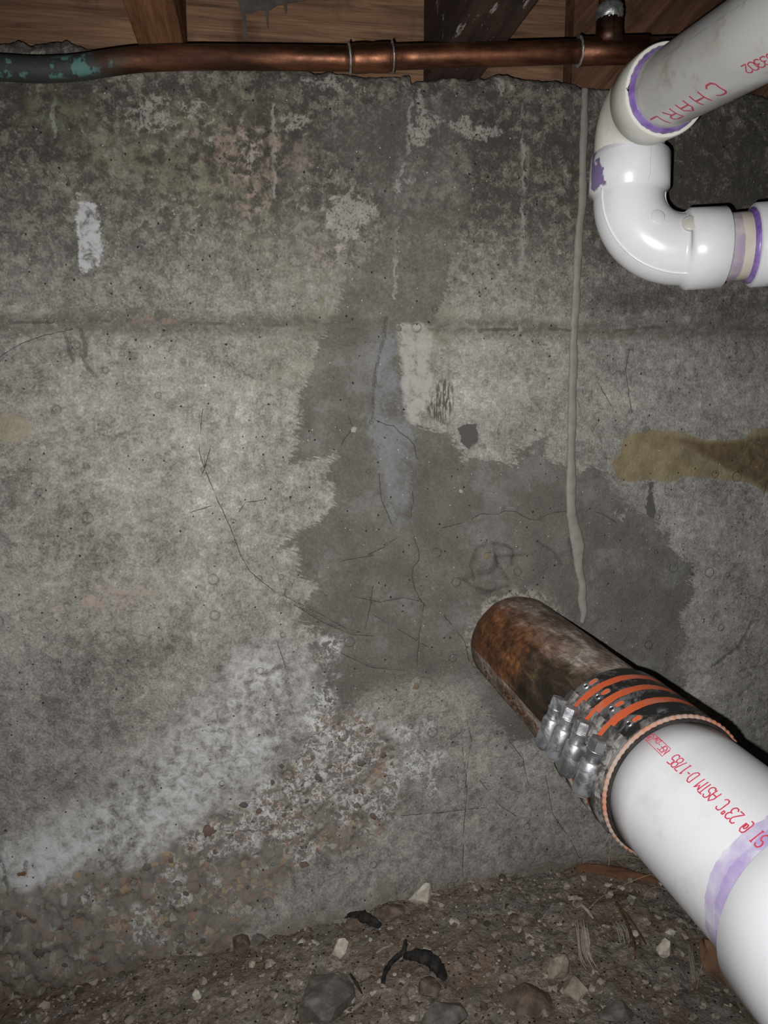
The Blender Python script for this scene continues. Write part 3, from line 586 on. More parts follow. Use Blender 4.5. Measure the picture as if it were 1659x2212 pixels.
rb = rp2+.0018
rad = [rh2-.001, rh2, rh2, rb+.0004]+[rb]*len(arc)+[rb+.0004, rh2, rh2, rh2-.001]
# keep only monotone path
v, f, at_ = sweep(path, rad, 56, (0, -1, 0)); SS = at_['s'].max()
e1 = mk('lower_elbow', v, f, pvc('white_pvc_elbow', (.82, .82, .83), .15, bands=((-.01, .004, .2),), smear=82), dp, attrs=at_)
def ridge(name, idxs, ang, m, parent, w=.0016, off=.0006, seg_=8):   # moulding seam along the fitting
    T, E, B = frames(np.array(path), (0, -1, 0)); pts = [np.array(path)[i]+(rad[i]+off-.0006)*(math.cos(ang)*E[i]+math.sin(ang)*B[i]) for i in idxs]
    v, f, a2 = sweep(pts, w, seg_, (0, -1, 0)); return mk(name, v, f, m, parent, attrs=a2)
ridge('mould_seam', range(3, len(path)-3), math.radians(-62), PVC, dp, .0011); ridge('mould_seam', range(3, len(path)-3), math.radians(75), PVC, dp, .0010)
# round gate mark boss
T, E, B = frames(np.array(path), (0, -1, 0)); i = 13; nb_ = E[i]*.98+B[i]*.05; nb_ /= np.linalg.norm(nb_); c = np.array(path)[i]+nb_*(rb-.0012)
v, f, a2 = sweep([c, c+nb_*.0014, c+nb_*.0018], [.0062, .0062, .0055], 32); mk('gate_mark', v, f, PVC, dp, attrs=a2)
i = len(path)-4; nb_ = E[i]*.99+B[i]*-.12; nb_ /= np.linalg.norm(nb_); c = np.array(path)[i]+nb_*(rb-.0006)
v, f, a2 = sweep([c, c+nb_*.0024, c+nb_*.003], [.0075, .0075, .0066], 32); mk('gate_mark', v, f, PVC_OLD, dp, attrs=a2)
# horizontal stub and coupling to the right
dh = uh; dh2 = at(1760, 519, .640)-Qh; dh2 /= np.linalg.norm(dh2)
sc = at(1622, 531, .6485); ls = np.linalg.norm(sc-Qh)
v, f, a2 = sweep([Qh-dh2*.01, Qh+dh2*.0, Qh+dh2*ls*.5, Qh+dh2*(ls+.01)], rp2, 56, (0, -1, 0))
mk('stub_pipe', v, f, pvc('primed_pvc_stub', (.72, .66, .55), .35, bands=((.0, .022, .55), (.032, .06, .75))), dp, attrs=a2)
P = [sc, sc+dh2*.0012, sc+dh2*.036, sc+dh2*.040, sc+dh2*.08, sc+dh2*.084, sc+dh2*.12]
v, f, a2 = sweep(P, [rh2-.001, rh2+.0006, rh2+.0006, rb, rb, rh2, rh2], 56, (0, -1, 0)); mk('end_coupling', v, f, pvc('end_coupling_pvc', (.82, .82, .84), .15, bands=((.012, .02, .25),)), dp, attrs=a2)
v, f, a2 = sweep([sc-dh2*.0035, sc-dh2*.002, sc+dh2*.0005], [rp2+.0004, rp2+.0022, rp2+.0036], 56, (0, -1, 0), jit=.012); mk('glue_ring', v, f, PURP, dp, attrs=a2)
# upper elbow, turning toward the viewer
Pb = at(1347, 250, .662); Rr = at(1441, 194, .583); Ps = Qv-uv*.008
arc2, a3, b3 = fillet(Ps, Pb, Rr, .034, 16); u2 = (Rr-b3)/np.linalg.norm(Rr-b3); hl2 = .033
l2 = np.linalg.norm(Rr-b3)
tail = [Rr-u2*hl2, Rr-u2*(hl2-.004), Rr-u2*.0012, Rr] if l2 > hl2 else [Rr-u2*(l2*.92), Rr-u2*(l2*.78), Rr-u2*.0012, Rr]
path2 = [Ps]+arc2+tail; rad2 = [rp2]+[rp2]*3+[rp2+.0014]*(len(arc2)-3)+[rb+.0004, rh2, rh2, rh2-.0008]
v, f, a2 = sweep(path2, rad2, 56, (0, -1, 0), caps=(True, False))
mk('upper_elbow', v, f, pvc('cream_pvc_elbow', (.78, .76, .68), .4, bands=((.0, .014, .35),)), dp, attrs=a2)
D2 = u2
v, f, a2 = sweep([Rr-D2*.0001, Rr, Rr-D2*.0008, Rr-D2*.006], [rh2-.0008, rp2+.0026, rp2+.0020, rp2+.0005], 56, (0, -1, 0), caps=(False, False)); mk('elbow_rim', v, f, IVORY, dp, attrs=a2)
v, f, a2 = sweep([Rr-D2*.001, Rr+D2*.0008, Rr+D2*.003, Rr+D2*.005], [rp2+.0030, rp2+.0026, rp2+.0012, rp2+.0002], 72, (0, -1, 0), jit=.008); mk('glue_ring', v, f, PURP, dp, attrs=a2)
EU = np.array([0, 0, 1.])-D2*D2[2]; EU /= np.linalg.norm(EU); EL = np.cross(EU, D2); 
v, f, a2 = sweep([Rr-D2*.02, Rr, Rr+D2*.12, Rr+D2*.30], rp2, 64, tuple(EU))
mk('slanted_pipe', v, f, pvc('slanted_pvc', (.62, .61, .585), 1.1, bands=((.0, .030, .25), (.198, .23, .7)), lines_=((28, 2.0), (52, 1.6), (340, 2.2), (75, 1.2))), dp, attrs=a2)

# ------------------------------------------------------------------ stroke lettering wrapped on a round pipe
GL = {'C': [[(4,5),(3,6),(1,6),(0,5),(0,1),(1,0),(3,0),(4,1)]], 'H': [[(0,0),(0,6)],[(4,0),(4,6)],[(0,3),(4,3)]], 'A': [[(0,0),(0,4),(2,6),(4,4),(4,0)],[(0,2.5),(4,2.5)]],
 'R': [[(0,0),(0,6),(3,6),(4,5),(4,4),(3,3),(0,3)],[(2,3),(4,0)]], 'L': [[(0,6),(0,0),(4,0)]], 'O': [[(1,0),(0,1),(0,5),(1,6),(3,6),(4,5),(4,1),(3,0),(1,0)]],
 '0': [[(1,0),(0,1),(0,5),(1,6),(3,6),(4,5),(4,1),(3,0),(1,0)]], '3': [[(0,5),(1,6),(3,6),(4,5),(4,4),(3,3),(1.5,3)],[(3,3),(4,2),(4,1),(3,0),(1,0),(0,1)]],
 '2': [[(0,5),(1,6),(3,6),(4,5),(4,4),(0,0),(4,0)]], 'S': [[(4,5),(3,6),(1,6),(0,5),(0,4),(1,3),(3,3),(4,2),(4,1),(3,0),(1,0),(0,1)]], 'I': [[(2,0),(2,6)],[(1,0),(3,0)],[(1,6),(3,6)]],
 '@': [[(3,2),(3,4),(2,4.3),(1.4,3.6),(1.4,2.6),(2,2),(3,2.2),(4,2),(4,5),(3,6),(1,6),(0,5),(0,1),(1,0),(3,0)]], '*': [[(1,4.5),(1,6),(2.4,6),(2.4,4.5),(1,4.5)]],
 'T': [[(0,6),(4,6)],[(2,6),(2,0)]], 'M': [[(0,0),(0,6),(2,3.5),(4,6),(4,0)]], 'D': [[(0,0),(0,6),(2.5,6),(4,4.5),(4,1.5),(2.5,0),(0,0)]], '-': [[(.6,3),(3.4,3)]], '1': [[(1,5),(2,6),(2,0)],[(1,0),(3,0)]],
 '7': [[(0,6),(4,6),(1.5,0)]], '8': [[(1,3),(0,4),(0,5),(1,6),(3,6),(4,5),(4,4),(3,3),(1,3),(0,2),(0,1),(1,0),(3,0),(4,1),(4,2),(3,3)]],
 '5': [[(4,6),(0,6),(0,3.4),(3,3.4),(4,2.6),(4,1),(3,0),(1,0),(0,.8)]], 'N': [[(0,0),(0,6),(4,0),(4,6)]], 'F': [[(0,0),(0,6),(4,6)],[(0,3),(3,3)]], 'P': [[(0,0),(0,6),(3,6),(4,5),(4,4),(3,3),(0,3)]],
 'p': [[(0,-1),(0,4),(2.6,4),(3.4,3),(3.4,1),(2.6,0),(0,0)]], 'w': [[(0,4),(.8,0),(1.8,3),(2.8,0),(3.6,4)]], ' ': []}
class Cyl:
    def __init__(s, A0, D, R, up=(0, 0, 1)):
        s.A0 = np.array(A0, float); s.D = np.array(D, float)/np.linalg.norm(D); s.R = R
        u = np.array(up)-s.D*(np.array(up)@s.D); s.E2 = u/np.linalg.norm(u); s.E1 = np.cross(s.D, s.E2)   # E1 = left seen from the viewer
        if s.E1[0] > 0: s.E1 = -s.E1
    def pt(s, sv, a, h=0.): return s.A0+s.D*sv+(s.R+h)*(math.cos(a)*s.E1+math.sin(a)*s.E2)
    def hit(s, px, py):
        d = FWD+RGT*(px-829.5)/FPX+UPV*(1106-py)/FPX; w = CAM-s.A0; dp_ = d-s.D*(d@s.D); wp = w-s.D*(w@s.D)
        a, b, c = dp_@dp_, 2*dp_@wp, wp@wp-s.R**2; t = (-b-math.sqrt(max(b*b-4*a*c, 0)))/2/a; p = CAM+t*d; q = p-s.A0
        return q@s.D, math.atan2(q@s.E2, q@s.E1)
def ribbon(cyl, pl, w):
    """pl: list of (s,a); flat ribbon on the surface"""
    V, F = [], []; P = []
    for i in range(len(pl)-1):
        for k in range(3): P.append((pl[i][0]+(pl[i+1][0]-pl[i][0])*k/3, pl[i][1]+(pl[i+1][1]-pl[i][1])*k/3))
    P.append(pl[-1]); R = cyl.R
    for i, (s_, a_) in enumerate(P):
        j, k = max(i-1, 0), min(i+1, len(P)-1); dx, dy = P[k][0]-P[j][0], (P[k][1]-P[j][1])*R; L = math.hypot(dx, dy) or 1; nx_, ny_ = -dy/L, dx/L
        for h, sg in ((.00004, 1), (.00014, 1), (.00014, -1), (.00004, -1)): V.append(cyl.pt(s_+nx_*w*sg/2, a_+ny_*w*sg/2/R, h))
    for i in range(len(P)-1): F += [[i*4+j, i*4+j+1, i*4+4+j+1, i*4+4+j] for j in range(3)]
    return V, F
def letter(cyl, txt, p0, p1, h, w, width=.62):
    """text reads from pixel-hit p0 to p1 (centres of first and last glyph), going away from the viewer, its top towards lower angle"""
    (s0, a0), (s1, a1) = cyl.hit(*p0), cyl.hit(*p1); n = len(txt)-1; parts = []
    pitch = abs(s1-s0)/max(n, 1); gw = min(h*width, pitch*.84)
    for i, ch in enumerate(txt):
        sc_, ac = s0+(s1-s0)*i/max(n, 1), a0+(a1-a0)*i/max(n, 1)
        for st in GL[ch]:
            pl = [(sc_-(x/4-.5)*gw, ac-((y/6-.5)*h)/cyl.R) for x, y in st]; parts.append(ribbon(cyl, pl, w))
    return parts
C2 = Cyl(Rr, D2, rp2)
mk('printed_text', *merge(letter(C2, 'CHARL', (1546, 195), (1426, 264), .0125, .0015, .9)), INK, dp, False)['label'] = 'large red printed letters CHARL'
mk('printed_text', *merge(letter(C2, '03302', (1668, 125), (1614, 149), .0068, .0009, .8)), INK, dp, False)['label'] = 'small red printed digit code'

# ================================================================== SEALANT RUN
SEAL = simple('grey_sealant', alb(106,102,95), alb(117,113,106), 90, .6, bump=.0006)
SP = [(1266,190,8),(1263,230,8),(1260,300,9),(1258,380,9),(1257,450,9),(1249,520,9),(1246,600,9),(1241,680,9),(1238,760,9.5),(1237,840,9.5),(1234,920,9.5),(1233,1000,10),(1231,1060,11),(1233,1110,12),(1240,1150,13),(1246,1180,14),
      (1247,1215,11),(1251,1240,9),(1255,1262,8),(1252,1290,9),(1257,1320,8),(1254,1345,5)]
pts, wd = [], []
for i in range(len(SP)-1):
    for k in range(8):
        t = k/8; x, y, w = [SP[i][j]*(1-t)+SP[i+1][j]*t for j in range(3)]; x += .7*math.sin(y*.05)+random.uniform(-.6, .6); c = on(x, y); z_ = (c-CAM)@FWD
        c[1] = wall_y(c[0], c[2])-.0004; pts.append(c); wd.append(w*z_/FPX*(1+.08*math.sin(y*.05)+random.uniform(-.05, .05)))
# smooth wall offset
pts = np.array(pts); yk = np.convolve(np.pad(pts[:, 1], 6, mode='edge'), np.ones(13)/13, 'valid'); pts[:, 1] = yk
T, E, B = frames(pts, (0, -1, 0)); V = []; sg = 14
for i in range(len(pts)):
    for j in range(sg):
        a = 2*math.pi*j/sg; V.append(pts[i]+E[i]*(.0026*math.cos(a))+B[i]*(wd[i]*math.sin(a)))
F = [[i*sg+j, i*sg+(j+1) % sg, (i+1)*sg+(j+1) % sg, (i+1)*sg+j] for i in range(len(pts)-1) for j in range(sg)]+[list(range(sg))[::-1], [(len(pts)-1)*sg+j for j in range(sg)]]
o = mk('sealant_run', V, F, SEAL); tag(o, 'long thin vertical run of hardened pale grey sealant down the wall', 'sealant')

# ================================================================== CAST IRON PIPE
AX = np.array([.0435, -1, -.0149]); AX /= np.linalg.norm(AX); PR = .0535
CY = Cyl(PIPE0, AX, PR)
def ring_tube(cyl, prof, seg=96, a0=0., a1=2*math.pi, closed=True, rough=0., rs=60, caps=False):
    """prof: list of (s, r). returns V,F,attrs with angle in degrees (0 left, 90 up)"""
    m = seg if closed else seg+1; A = a0+(a1-a0)*np.arange(m)/seg; pr = np.array(prof); n = len(pr)
    dirs = np.cos(A)[:, None]*cyl.E1+np.sin(A)[:, None]*cyl.E2
    V = cyl.A0+pr[:, 0][:, None, None]*cyl.D+pr[:, 1][:, None, None]*dirs[None]
    V = V.reshape(-1, 3)
    if rough: V = V+np.tile(dirs, (n, 1))*(rough*2*vnoise(V, rs, 5, .6))[:, None]
    F = []
    for i in range(n-1):
        for j in range(seg): F.append([i*m+j, i*m+(j+1) % m, (i+1)*m+(j+1) % m, (i+1)*m+j])
    if not closed and caps:
        F.append([i*m for i in range(n)]); F.append([i*m+seg for i in range(n)][::-1])
    return V, F, {'s': np.repeat(pr[:, 0], m), 'a': np.tile(np.degrees(A), n)}
def iron_material():
    n = N('rusted_cast_iron', .85, .0, .25); s = n.attr('s'); a = n.attr('a'); st = n.noise(1, 6, .65, vec=n.vec((70, 22, 70)), dist=.5); f = n.noise(150, 5, .6); b = n.noise(18, 4, .6)
    ax = n.add(a, n.mul(n.sub(b, .5), 70))
    c = n.ramp(n.add(n.mul(st, .7), n.mul(f, .3)), [(.34, alb(52,43,36)), (.45, alb(88,74,64)), (.54, alb(112,100,90)), (.63, alb(146,140,132))])
    rust = n.ramp(n.add(n.mul(st, .6), n.mul(f, .4)), [(.34, alb(40,27,19)), (.47, alb(78,50,32)), (.58, alb(112,72,44)), (.68, alb(132,104,82))])
    c = n.mix(n.mul(n.step(ax, 84, 45), n.step(n.add(s, n.mul(n.sub(b, .5), .12)), .20, .12)), c, rust)
    dk = n.ramp(st, [(.35, alb(22,17,13)), (.55, alb(48,38,29)), (.7, alb(82,66,50))])
    c = n.mix(n.mul(n.step(n.add(s, n.mul(n.sub(b, .5), .14)), .095, .13), n.step(n.add(ax, n.mul(s, -220)), 32, 12)), c, dk)
    c = n.mix(n.mul(n.step(n.add(s, n.mul(n.sub(b, .5), .05)), .030, .008), .7), c, alb(62,46,34))
    c = n.mix(n.mul(n.step(ax, 8, -8), .0), c, rust)
    return n.done(c, normal=n.bump(n.add(n.mul(st, 1.5), f), .0016, .9))
ip = thing('cast_iron_pipe', tuple(PIPE0), 'rusty brown iron pipe end sticking out of the wall into the clamped coupling', 'pipe')
v, f, a_ = ring_tube(CY, [(-.10, PR-.0004)]+[(s_, PR) for s_ in np.linspace(0, .262, 60)]+[(.262, PR-.006)], 120, rough=.0011, rs=45)
mk('pipe_wall', v, f, iron_material(), ip, attrs=a_)
# crusted seam of rust flaking along the lower left
RS = simple('flaking_rust', alb(50,35,25), alb(92,70,52), 160, .95, bump=.001)
V = []; parts = []
for k in range(60):
    s_ = random.uniform(.05, .215); a0 = math.radians(random.uniform(-26, -8)); c = CY.pt(s_, a0, random.uniform(-.0005, .0012)); bv, bf = blob_mesh(random.uniform(.0010, .0024), 1, .6, (.7, 2.6, .45), k); parts.append((bv+c, bf))
mk('rust_crust', *merge(parts), RS, ip)['kind'] = 'stuff'

# ================================================================== SHIELDED COUPLING
def steel(name, dark, lite, rough=.42, metal=.8, sc_=60):
    n = N(name, rough, metal, .5); f = n.noise(sc_, 6, .7, dist=.6); g = n.noise(260, 4, .6)
    return n.done(n.mix(n.step(f, .42, .58), dark, lite), normal=n.bump(g, .0003, .5), rough=n.add(rough-.1, n.mul(f, .35)))
def band_mat():
    n = N('grimy_band', .5, .2, .5); f = n.noise(46, 6, .7, dist=.6); a = n.attr('a')
    g = n.step(n.sub(f, n.mul(n.step(a, 48, 95), .10)), .42, .56); g2 = n.step(a, 210, 250); g = n.math('MAXIMUM', g, n.mul(g2, .7))
    return n.done(n.mix(g, (.019, .017, .015), (.17, .168, .16)), normal=n.bump(n.noise(240, 4, .6), .0003, .5), rough=n.add(.38, n.mul(f, .35)))
BAND = band_mat(); ZINC = steel('zinc_plated_steel', (.30, .30, .31), (.60, .60, .62), .36, .85, 70)
DULL = steel('muddy_steel', (.07, .064, .057), (.27, .255, .235), .65, .35, 70)
def orange():
    n = N('orange_rubber', .6, 0, .3); f = n.noise(60, 5, .6); a = n.attr('a')
    w = n.t.nodes.new('ShaderNodeMath'); w.operation = 'SINE'; n.t.links.new(n.mul(a, 4.2), w.inputs[0])
    c = n.mix(n.mul(n.step(w.outputs[0], .2, .9), .35), (.66, .125, .045), (.48, .085, .035)); c = n.mix(n.mul(n.step(f, .52, .66), .5), c, (.50, .22, .15))
    return n.done(c, normal=n.bump(w.outputs[0], .0003, .5))
ORG = orange(); PINKR = simple('dusty_orange_rubber', (.46, .17, .10), (.34, .28, .23), 55, .75, bump=.0006)
BLK = simple('gap_shade_black', (.012, .010, .009), (.03, .026, .022), 80, .8)  # black colour standing in for shade in the coupling gap and rivet holes
cg = thing('pipe_coupling', tuple(CY.pt(.27, 0, 0)), 'shielded pipe coupling with four clamp bands, orange stripes and steel screws', 'coupling')
RC = PR+.0022
v, f, a_ = ring_tube(CY, [(.2272, PR+.0002), (.2274, RC+.0016)]+[(x, RC+.0020) for x in np.linspace(.2285, .308, 30)]+[(.3105, RC+.0010), (.3125, RC-.0005), (.3125, PR+.0003)], 140); mk('gasket', v, f, ORG, cg, attrs=a_)['label'] = 'orange rubber sleeve showing between the bands'
# corrugated dusty rim at the near end, black ring inside paints the shade of the gap
m = 220; A = np.linspace(0, 2*math.pi, m, endpoint=False); V = []; 
for k, (s_, r_) in enumerate([(.3115, RC), (.3120, RC+.0022), (.3136, RC+.0024), (.3150, RC+.0016), (.3150, RC-.0004)]):
    for i, a in enumerate(A): V.append(CY.A0+CY.D*(s_+.0004*math.sin(a*70))+(r_+.0004*math.sin(a*70)*(k in (1, 2, 3)))*(math.cos(a)*CY.E1+math.sin(a)*CY.E2))
F = [[k*m+i, k*m+(i+1) % m, (k+1)*m+(i+1) % m, (k+1)*m+i] for k in range(4) for i in range(m)]
mk('corrugated_rim', V, F, PINKR, cg)
v, f, a_ = ring_tube(CY, [(.3148, RC+.0002), (.3166, RC-.0002), (.3168, PR+.0001)], 120); mk('gap_shade_ring', v, f, BLK, cg, attrs=a_)
spans = [(.2255, .2412), (.2457, .2618), (.2665, .2845), (.2894, .3116)]
aS = math.radians(17)
for bi, (s0, s1) in enumerate(spans):
    sm = (s0+s1)/2; rr = RC+.0019
    v, f, a_ = ring_tube(CY, [(s0, RC-.0004), (s0+.0002, rr-.0003), (s0+.0012, rr), (s0+.004, rr+.0004), (sm, rr+.0002), (s1-.004, rr+.0004), (s1-.0012, rr), (s1-.0002, rr-.0003), (s1, RC-.0004)], 140, rough=.00018, rs=200)
    b = mk('clamp_band', v, f, BAND, cg, attrs=a_); b['label'] = 'black and grey clamp band with slot, rivet and screw, number %s from the wall' % ('one', 'two', 'three', 'four')[bi]
    # overlap strap: inner worm strap end with saddle plate
    v, f, a_ = ring_tube(CY, [(s0+.0015, rr+.0003), (s0+.0018, rr+.0017), (s1-.0018, rr+.0017), (s1-.0015, rr+.0003)], 24, math.radians(-34), math.radians(40), False, caps=True); mk('strap_overlap', v, f, DULL, b, attrs=a_)
    # rivet eyelet + orange slot
    a1 = math.radians(55.5); c = CY.pt(sm, a1, .0040-.0022+.0022); nn = math.cos(a1)*CY.E1+math.sin(a1)*CY.E2; c = CY.A0+CY.D*sm+nn*(rr+.0002)
    mk('rivet', *revolve(c, nn, [(-.0008, .0032), (.0009, .0030), (.0013, .0025), (.0012, .0020), (.0002, .0018)]), ZINC, b)
    mk('rivet_hole', *revolve(c, nn, [(-.0006, .0019), (.0004, .0019), (.0004, .00001)]), BLK, b)  # black cap, the eyelet's inner shade put into its colour
    for nm_, lw_, ww, hh, mt in (('slot_rim', .0074, .0038, .0005, DULL), ('orange_slot', .0060, .0025, .0008, ORG)):
        P = []; a2 = math.radians(62.5)
        for k in range(20):
            th = 2*math.pi*k/20; dx = ww*math.cos(th)*.8; dy = (lw_-ww)/2*(1 if math.sin(th) > 0 else -1)+ww*math.sin(th)*.8
            P.append((sm+dx, a2+dy/rr))
        top = [CY.A0+CY.D*s_+(rr+hh)*(math.cos(a)*CY.E1+math.sin(a)*CY.E2) for s_, a in P]; bot = [CY.A0+CY.D*s_+(rr-.0004)*(math.cos(a)*CY.E1+math.sin(a)*CY.E2) for s_, a in P]
        k = 20; F = [list(range(k)), [k+i for i in range(k)][::-1]]+[[i, k+i, k+(i+1) % k, (i+1) % k] for i in range(k)]
        mk(nm_, top+bot, F, mt, b, False, attrs={'a': np.zeros(40), 's': np.zeros(40)})
    # worm screw housing and bolt, tangent to the pipe
    aa = aS+math.radians((0, 1, 0, -1)[bi]); nn = math.cos(aa)*CY.E1+math.sin(aa)*CY.E2; tg = -math.sin(aa)*CY.E1+math.cos(aa)*CY.E2
    c = CY.A0+CY.D*sm+nn*(rr+.0070); ln = 1.0
    hp = [(-.0225, .0034), (-.0222, .0062), (-.0205, .0076), (-.004, .0078), (.0015, .0078), (.0036, .0072), (.0048, .0058), (.0050, .0045)]
    v, f, _ = sweep([c+tg*x for x, _ in hp], [y for _, y in hp], 36, tuple(nn)); hs = mk('screw_housing', v, f, ZINC, b)
    saddle = ring_tube(CY, [(s0+.0008, rr+.0010), (s0+.001, rr+.0050), (s1-.001, rr+.0050), (s1-.0008, rr+.0010)], 8, aa-.33, aa+.10, False, caps=True); mk('saddle', saddle[0], saddle[1], DULL, b, False)
    v, f, _ = sweep([c+tg*x for x in (.003, .0118, .0125)], [.0060, .0060, .0064], 32, tuple(nn)); mk('bolt_shank', v, f, ZINC, b)
    hd = [(.0118, .0076 if bi == 1 else .0069), (.0132, .0076 if bi == 1 else .0069), (.0139, .0054), (.0200, .0054), (.0212, .0047)]
    # flange ring (round) then hexagon head
    v, f, _ = sweep([c+tg*x for x, _ in hd[:2]], [y for _, y in hd[:2]], 32, tuple(nn)); mk('bolt_flange', v, f, ZINC, b)
    v, f, _ = sweep([c+tg*x for x in (.0130, .0206, .0220)], [.0069, .0069, .0060], 6, tuple(nn*math.cos(.3*bi)+CY.D*math.sin(.3*bi))); mk('hex_head', v, f, ZINC, b, False)
    v, f, _ = sweep([c-tg*x for x in (.0205, .0235, .0242)], [.0044, .0042, .0034], 20, tuple(nn)); mk('screw_tip', v, f, DULL, b)
    # strap tail with thread slots bunching under the bolts
    v, f, a_ = ring_tube(CY, [(s0+.003, rr+.0017), (s0+.0035, rr+.0042), (s1-.0035, rr+.0042), (s1-.003, rr+.0017)], 10, math.radians(31), math.radians(46), False, caps=True)
    v = v+nn*0; mk('strap_tail', v, f, DULL, b, False, attrs=a_)

# ================================================================== LOWER PVC PIPE + FITTING
sp = thing('sewer_pipe', tuple(CY.pt(.40, 0, 0)), 'large white plastic sewer pipe with red print leading into a fitting at lower right', 'pipe')
v, f, a_ = ring_tube(CY, [(.300, PR-.004)]+[(s_, PR-.0001) for s_ in (.300, .34, .38, .42, .46, .50)], 160)
mk('plastic_pipe', v, f, pvc('big_white_pvc', (.74, .74, .75), .20, bands=((.4250, .47, .55), (.434, .47, .45)), pcol=(.30, .19, .50)), sp, attrs=a_)
RH = .0625
v, f, a_ = ring_tube(CY, [(.4480, PR+.0002), (.4478, RH-.0012), (.4490, RH), (.500, RH), (.505, RH-.003), (.560, RH-.003), (.562, RH), (.62, RH), (.62, PR)], 160)
mk('hub_fitting', v, f, pvc('big_white_fitting', (.84, .84, .85), .08), sp, attrs=a_)
v, f, a_ = ring_tube(CY, [(.4440, PR+.0001), (.4462, PR+.0012), (.4482, PR+.0026)], 120, rough=.0003, rs=120); mk('glue_ring', v, f, PURP, sp, attrs=a_)
ps = letter(CY, 'SI @ 23*C ASTM D-1785', (1646, 1817), (1455, 1640), .0090, .0009)
mk('printed_text', *merge(ps), INK, sp, False)['label'] = 'red printed standard and temperature text'; ps = []
ps += letter(CY, 'NSF-pw', (1438, 1624), (1415, 1598), .0056, .0006)
cs = [CY.hit(*p) for p in ((1414,1586),(1449,1618),(1431,1634),(1388,1592))]; ps += [ribbon(CY, cs+[cs[0]], .0005)]
hc = CY.hit(1402, 1592); ps += [ribbon(CY, [(hc[0]+.0034*math.cos(t), hc[1]+.0034*math.sin(t)/PR) for t in np.linspace(0, 6.283, 17)], .0005), ribbon(CY, [(hc[0]-.002, hc[1]), (hc[0]+.002, hc[1]+.02), (hc[0]-.001, hc[1]-.03), (hc[0]+.002, hc[1]-.02)], .0006)]
mk('printed_stamp', *merge(ps), INK, sp, False)['label'] = 'small red boxed stamp'

# ================================================================== RUBBLE AND LITTER ON THE DIRT
def place(px, py, lift=0.): p = floor_at(px, py).copy(); p[2] += lift; return p
STG = simple('grey_stone', alb(74,70,65), alb(102,98,92), 70, .85, bump=.001); STT = simple('tan_stone', alb(92,82,70), alb(134,124,110), 70, .85, bump=.001)
STW = simple('pale_mortar_chunk', alb(138,130,116), alb(172,166,154), 90, .9, bump=.0012); STB = simple('brown_stone', alb(66,55,46), alb(96,84,74), 90, .85, bump=.001)
WOODP = wood_material('splintered_pale_wood', alb(104,96,86), alb(150,142,130), (0, 0, .6), 1.3); CHAR = simple('charred_bark', alb(22,20,19), alb(46,43,40), 120, .95, bump=.002)
BARK = wood_material('rusty_brown_bark', alb(56,38,26), alb(98,70,48), (0, 0, .2), .8); LEAF = simple('dead_brown_leaf', alb(70,52,40), alb(100,76,58), 50, .75, bump=.0006); FIB = simple('dry_root_fibre', alb(110,92,70), alb(150,130,104), 100, .8)
def stone(name, px, py, r, flat, seed, m, label, cat, rot=(0, 0, 0), jag=.28, grp=None):
    rr_ = np.random.RandomState(seed); bm = bmesh.new()
    for q_ in rr_.randn(26, 3):
        q_ /= np.linalg.norm(q_); bm.verts.new(q_*rr_.uniform(.72, 1.05))
    bmesh.ops.convex_hull(bm, input=bm.verts); bmesh.ops.delete(bm, geom=[x for x in bm.verts if not x.link_faces], context='VERTS')
    bmesh.ops.subdivide_edges(bm, edges=bm.edges[:], cuts=3, use_grid_fill=True); bm.verts.index_update()
    v = np.array([x.co[:] for x in bm.verts]); f = [[x.index for x in p_.verts] for p_ in bm.faces]; bm.free()
    v = v*(1+jag*.8*vnoise(v+seed, 2.2, 4, .6))[:, None]*r*np.array(flat); M = np.array(Matrix.Rotation(rot[2], 3, 'Z') @ Matrix.Rotation(rot[1], 3, 'Y') @ Matrix.Rotation(rot[0], 3, 'X'))
    v = v@M.T; p = place(px, py); v = v-[0, 0, v[:, 2].min()*(.25 if m in (STG, STB) else .6)]; o = mk(name, v+p, f, m, smooth=False); tag(o, label, cat, grp)
    return o
stone('mortar_chunk', 912, 1950, .021, (.55, .40, 1.0), 1, STW, 'large pale cream mortar chunk leaning against the foot of the wall', 'stone', (.2, .6, 0), .4)
stone('mortar_chunk', 735, 2062, .0115, (.8, .6, 1.2), 2, STW, 'small pale speckled mortar chunk in the dirt left of the black bark', 'stone', (.1, .4, 0), .35)
stone('stone', 705, 2165, .034, (1.1, .8, .75), 3, STG, 'smooth grey stone half buried at the bottom edge of the picture', 'stone', (0, .2, .3), .18)
stone('stone', 960, 2205, .022, (1.2, .8, .6), 4, STG, 'flat grey stone at the bottom edge below the black bark', 'stone', (0, .1, .3), .2)
stone('stone', 1150, 2170, .024, (1.2, .8, .6), 5, STB, 'flat brown stone near the bottom edge left of the white pipe fitting', 'stone', (0, .2, 0), .22)
stone('stone', 925, 2140, .013, (1.1, .9, .7), 6, STB, 'brown stone just under the curved black bark piece', 'stone')
stone('mortar_chunk', 1432, 2065, .0125, (.7, .5, 1.1), 7, STW, 'pale angular mortar chip lying left of the big white pipe', 'stone', (.1, .3, 0), .4)
stone('stone', 1448, 2018, .0062, (1.2, .8, .7), 8, STW, 'tiny whitish pebble pair near the big white pipe', 'stone')
stone('mortar_chunk', 1240, 2150, .014, (1, .8, .8), 9, STT, 'rough tan mortar lump beside the vertical wood splinter', 'stone', jag=.45)
stone('mortar_chunk', 1205, 2105, .017, (.7, .6, 1.), 10, STT, 'tall tan crumbly chunk in the middle of the rubble', 'stone', (0, .3, .3), .45)
stone('stone', 770, 2000, .012, (1.3, .8, .7), 11, STB, 'brown clod above the black bark at the foot of the wall', 'clod', jag=.4)
stone('stone', 845, 1975, .015, (1.4, .8, .8), 12, STB, 'dark brown clod left of the large cream mortar chunk', 'clod', jag=.35)
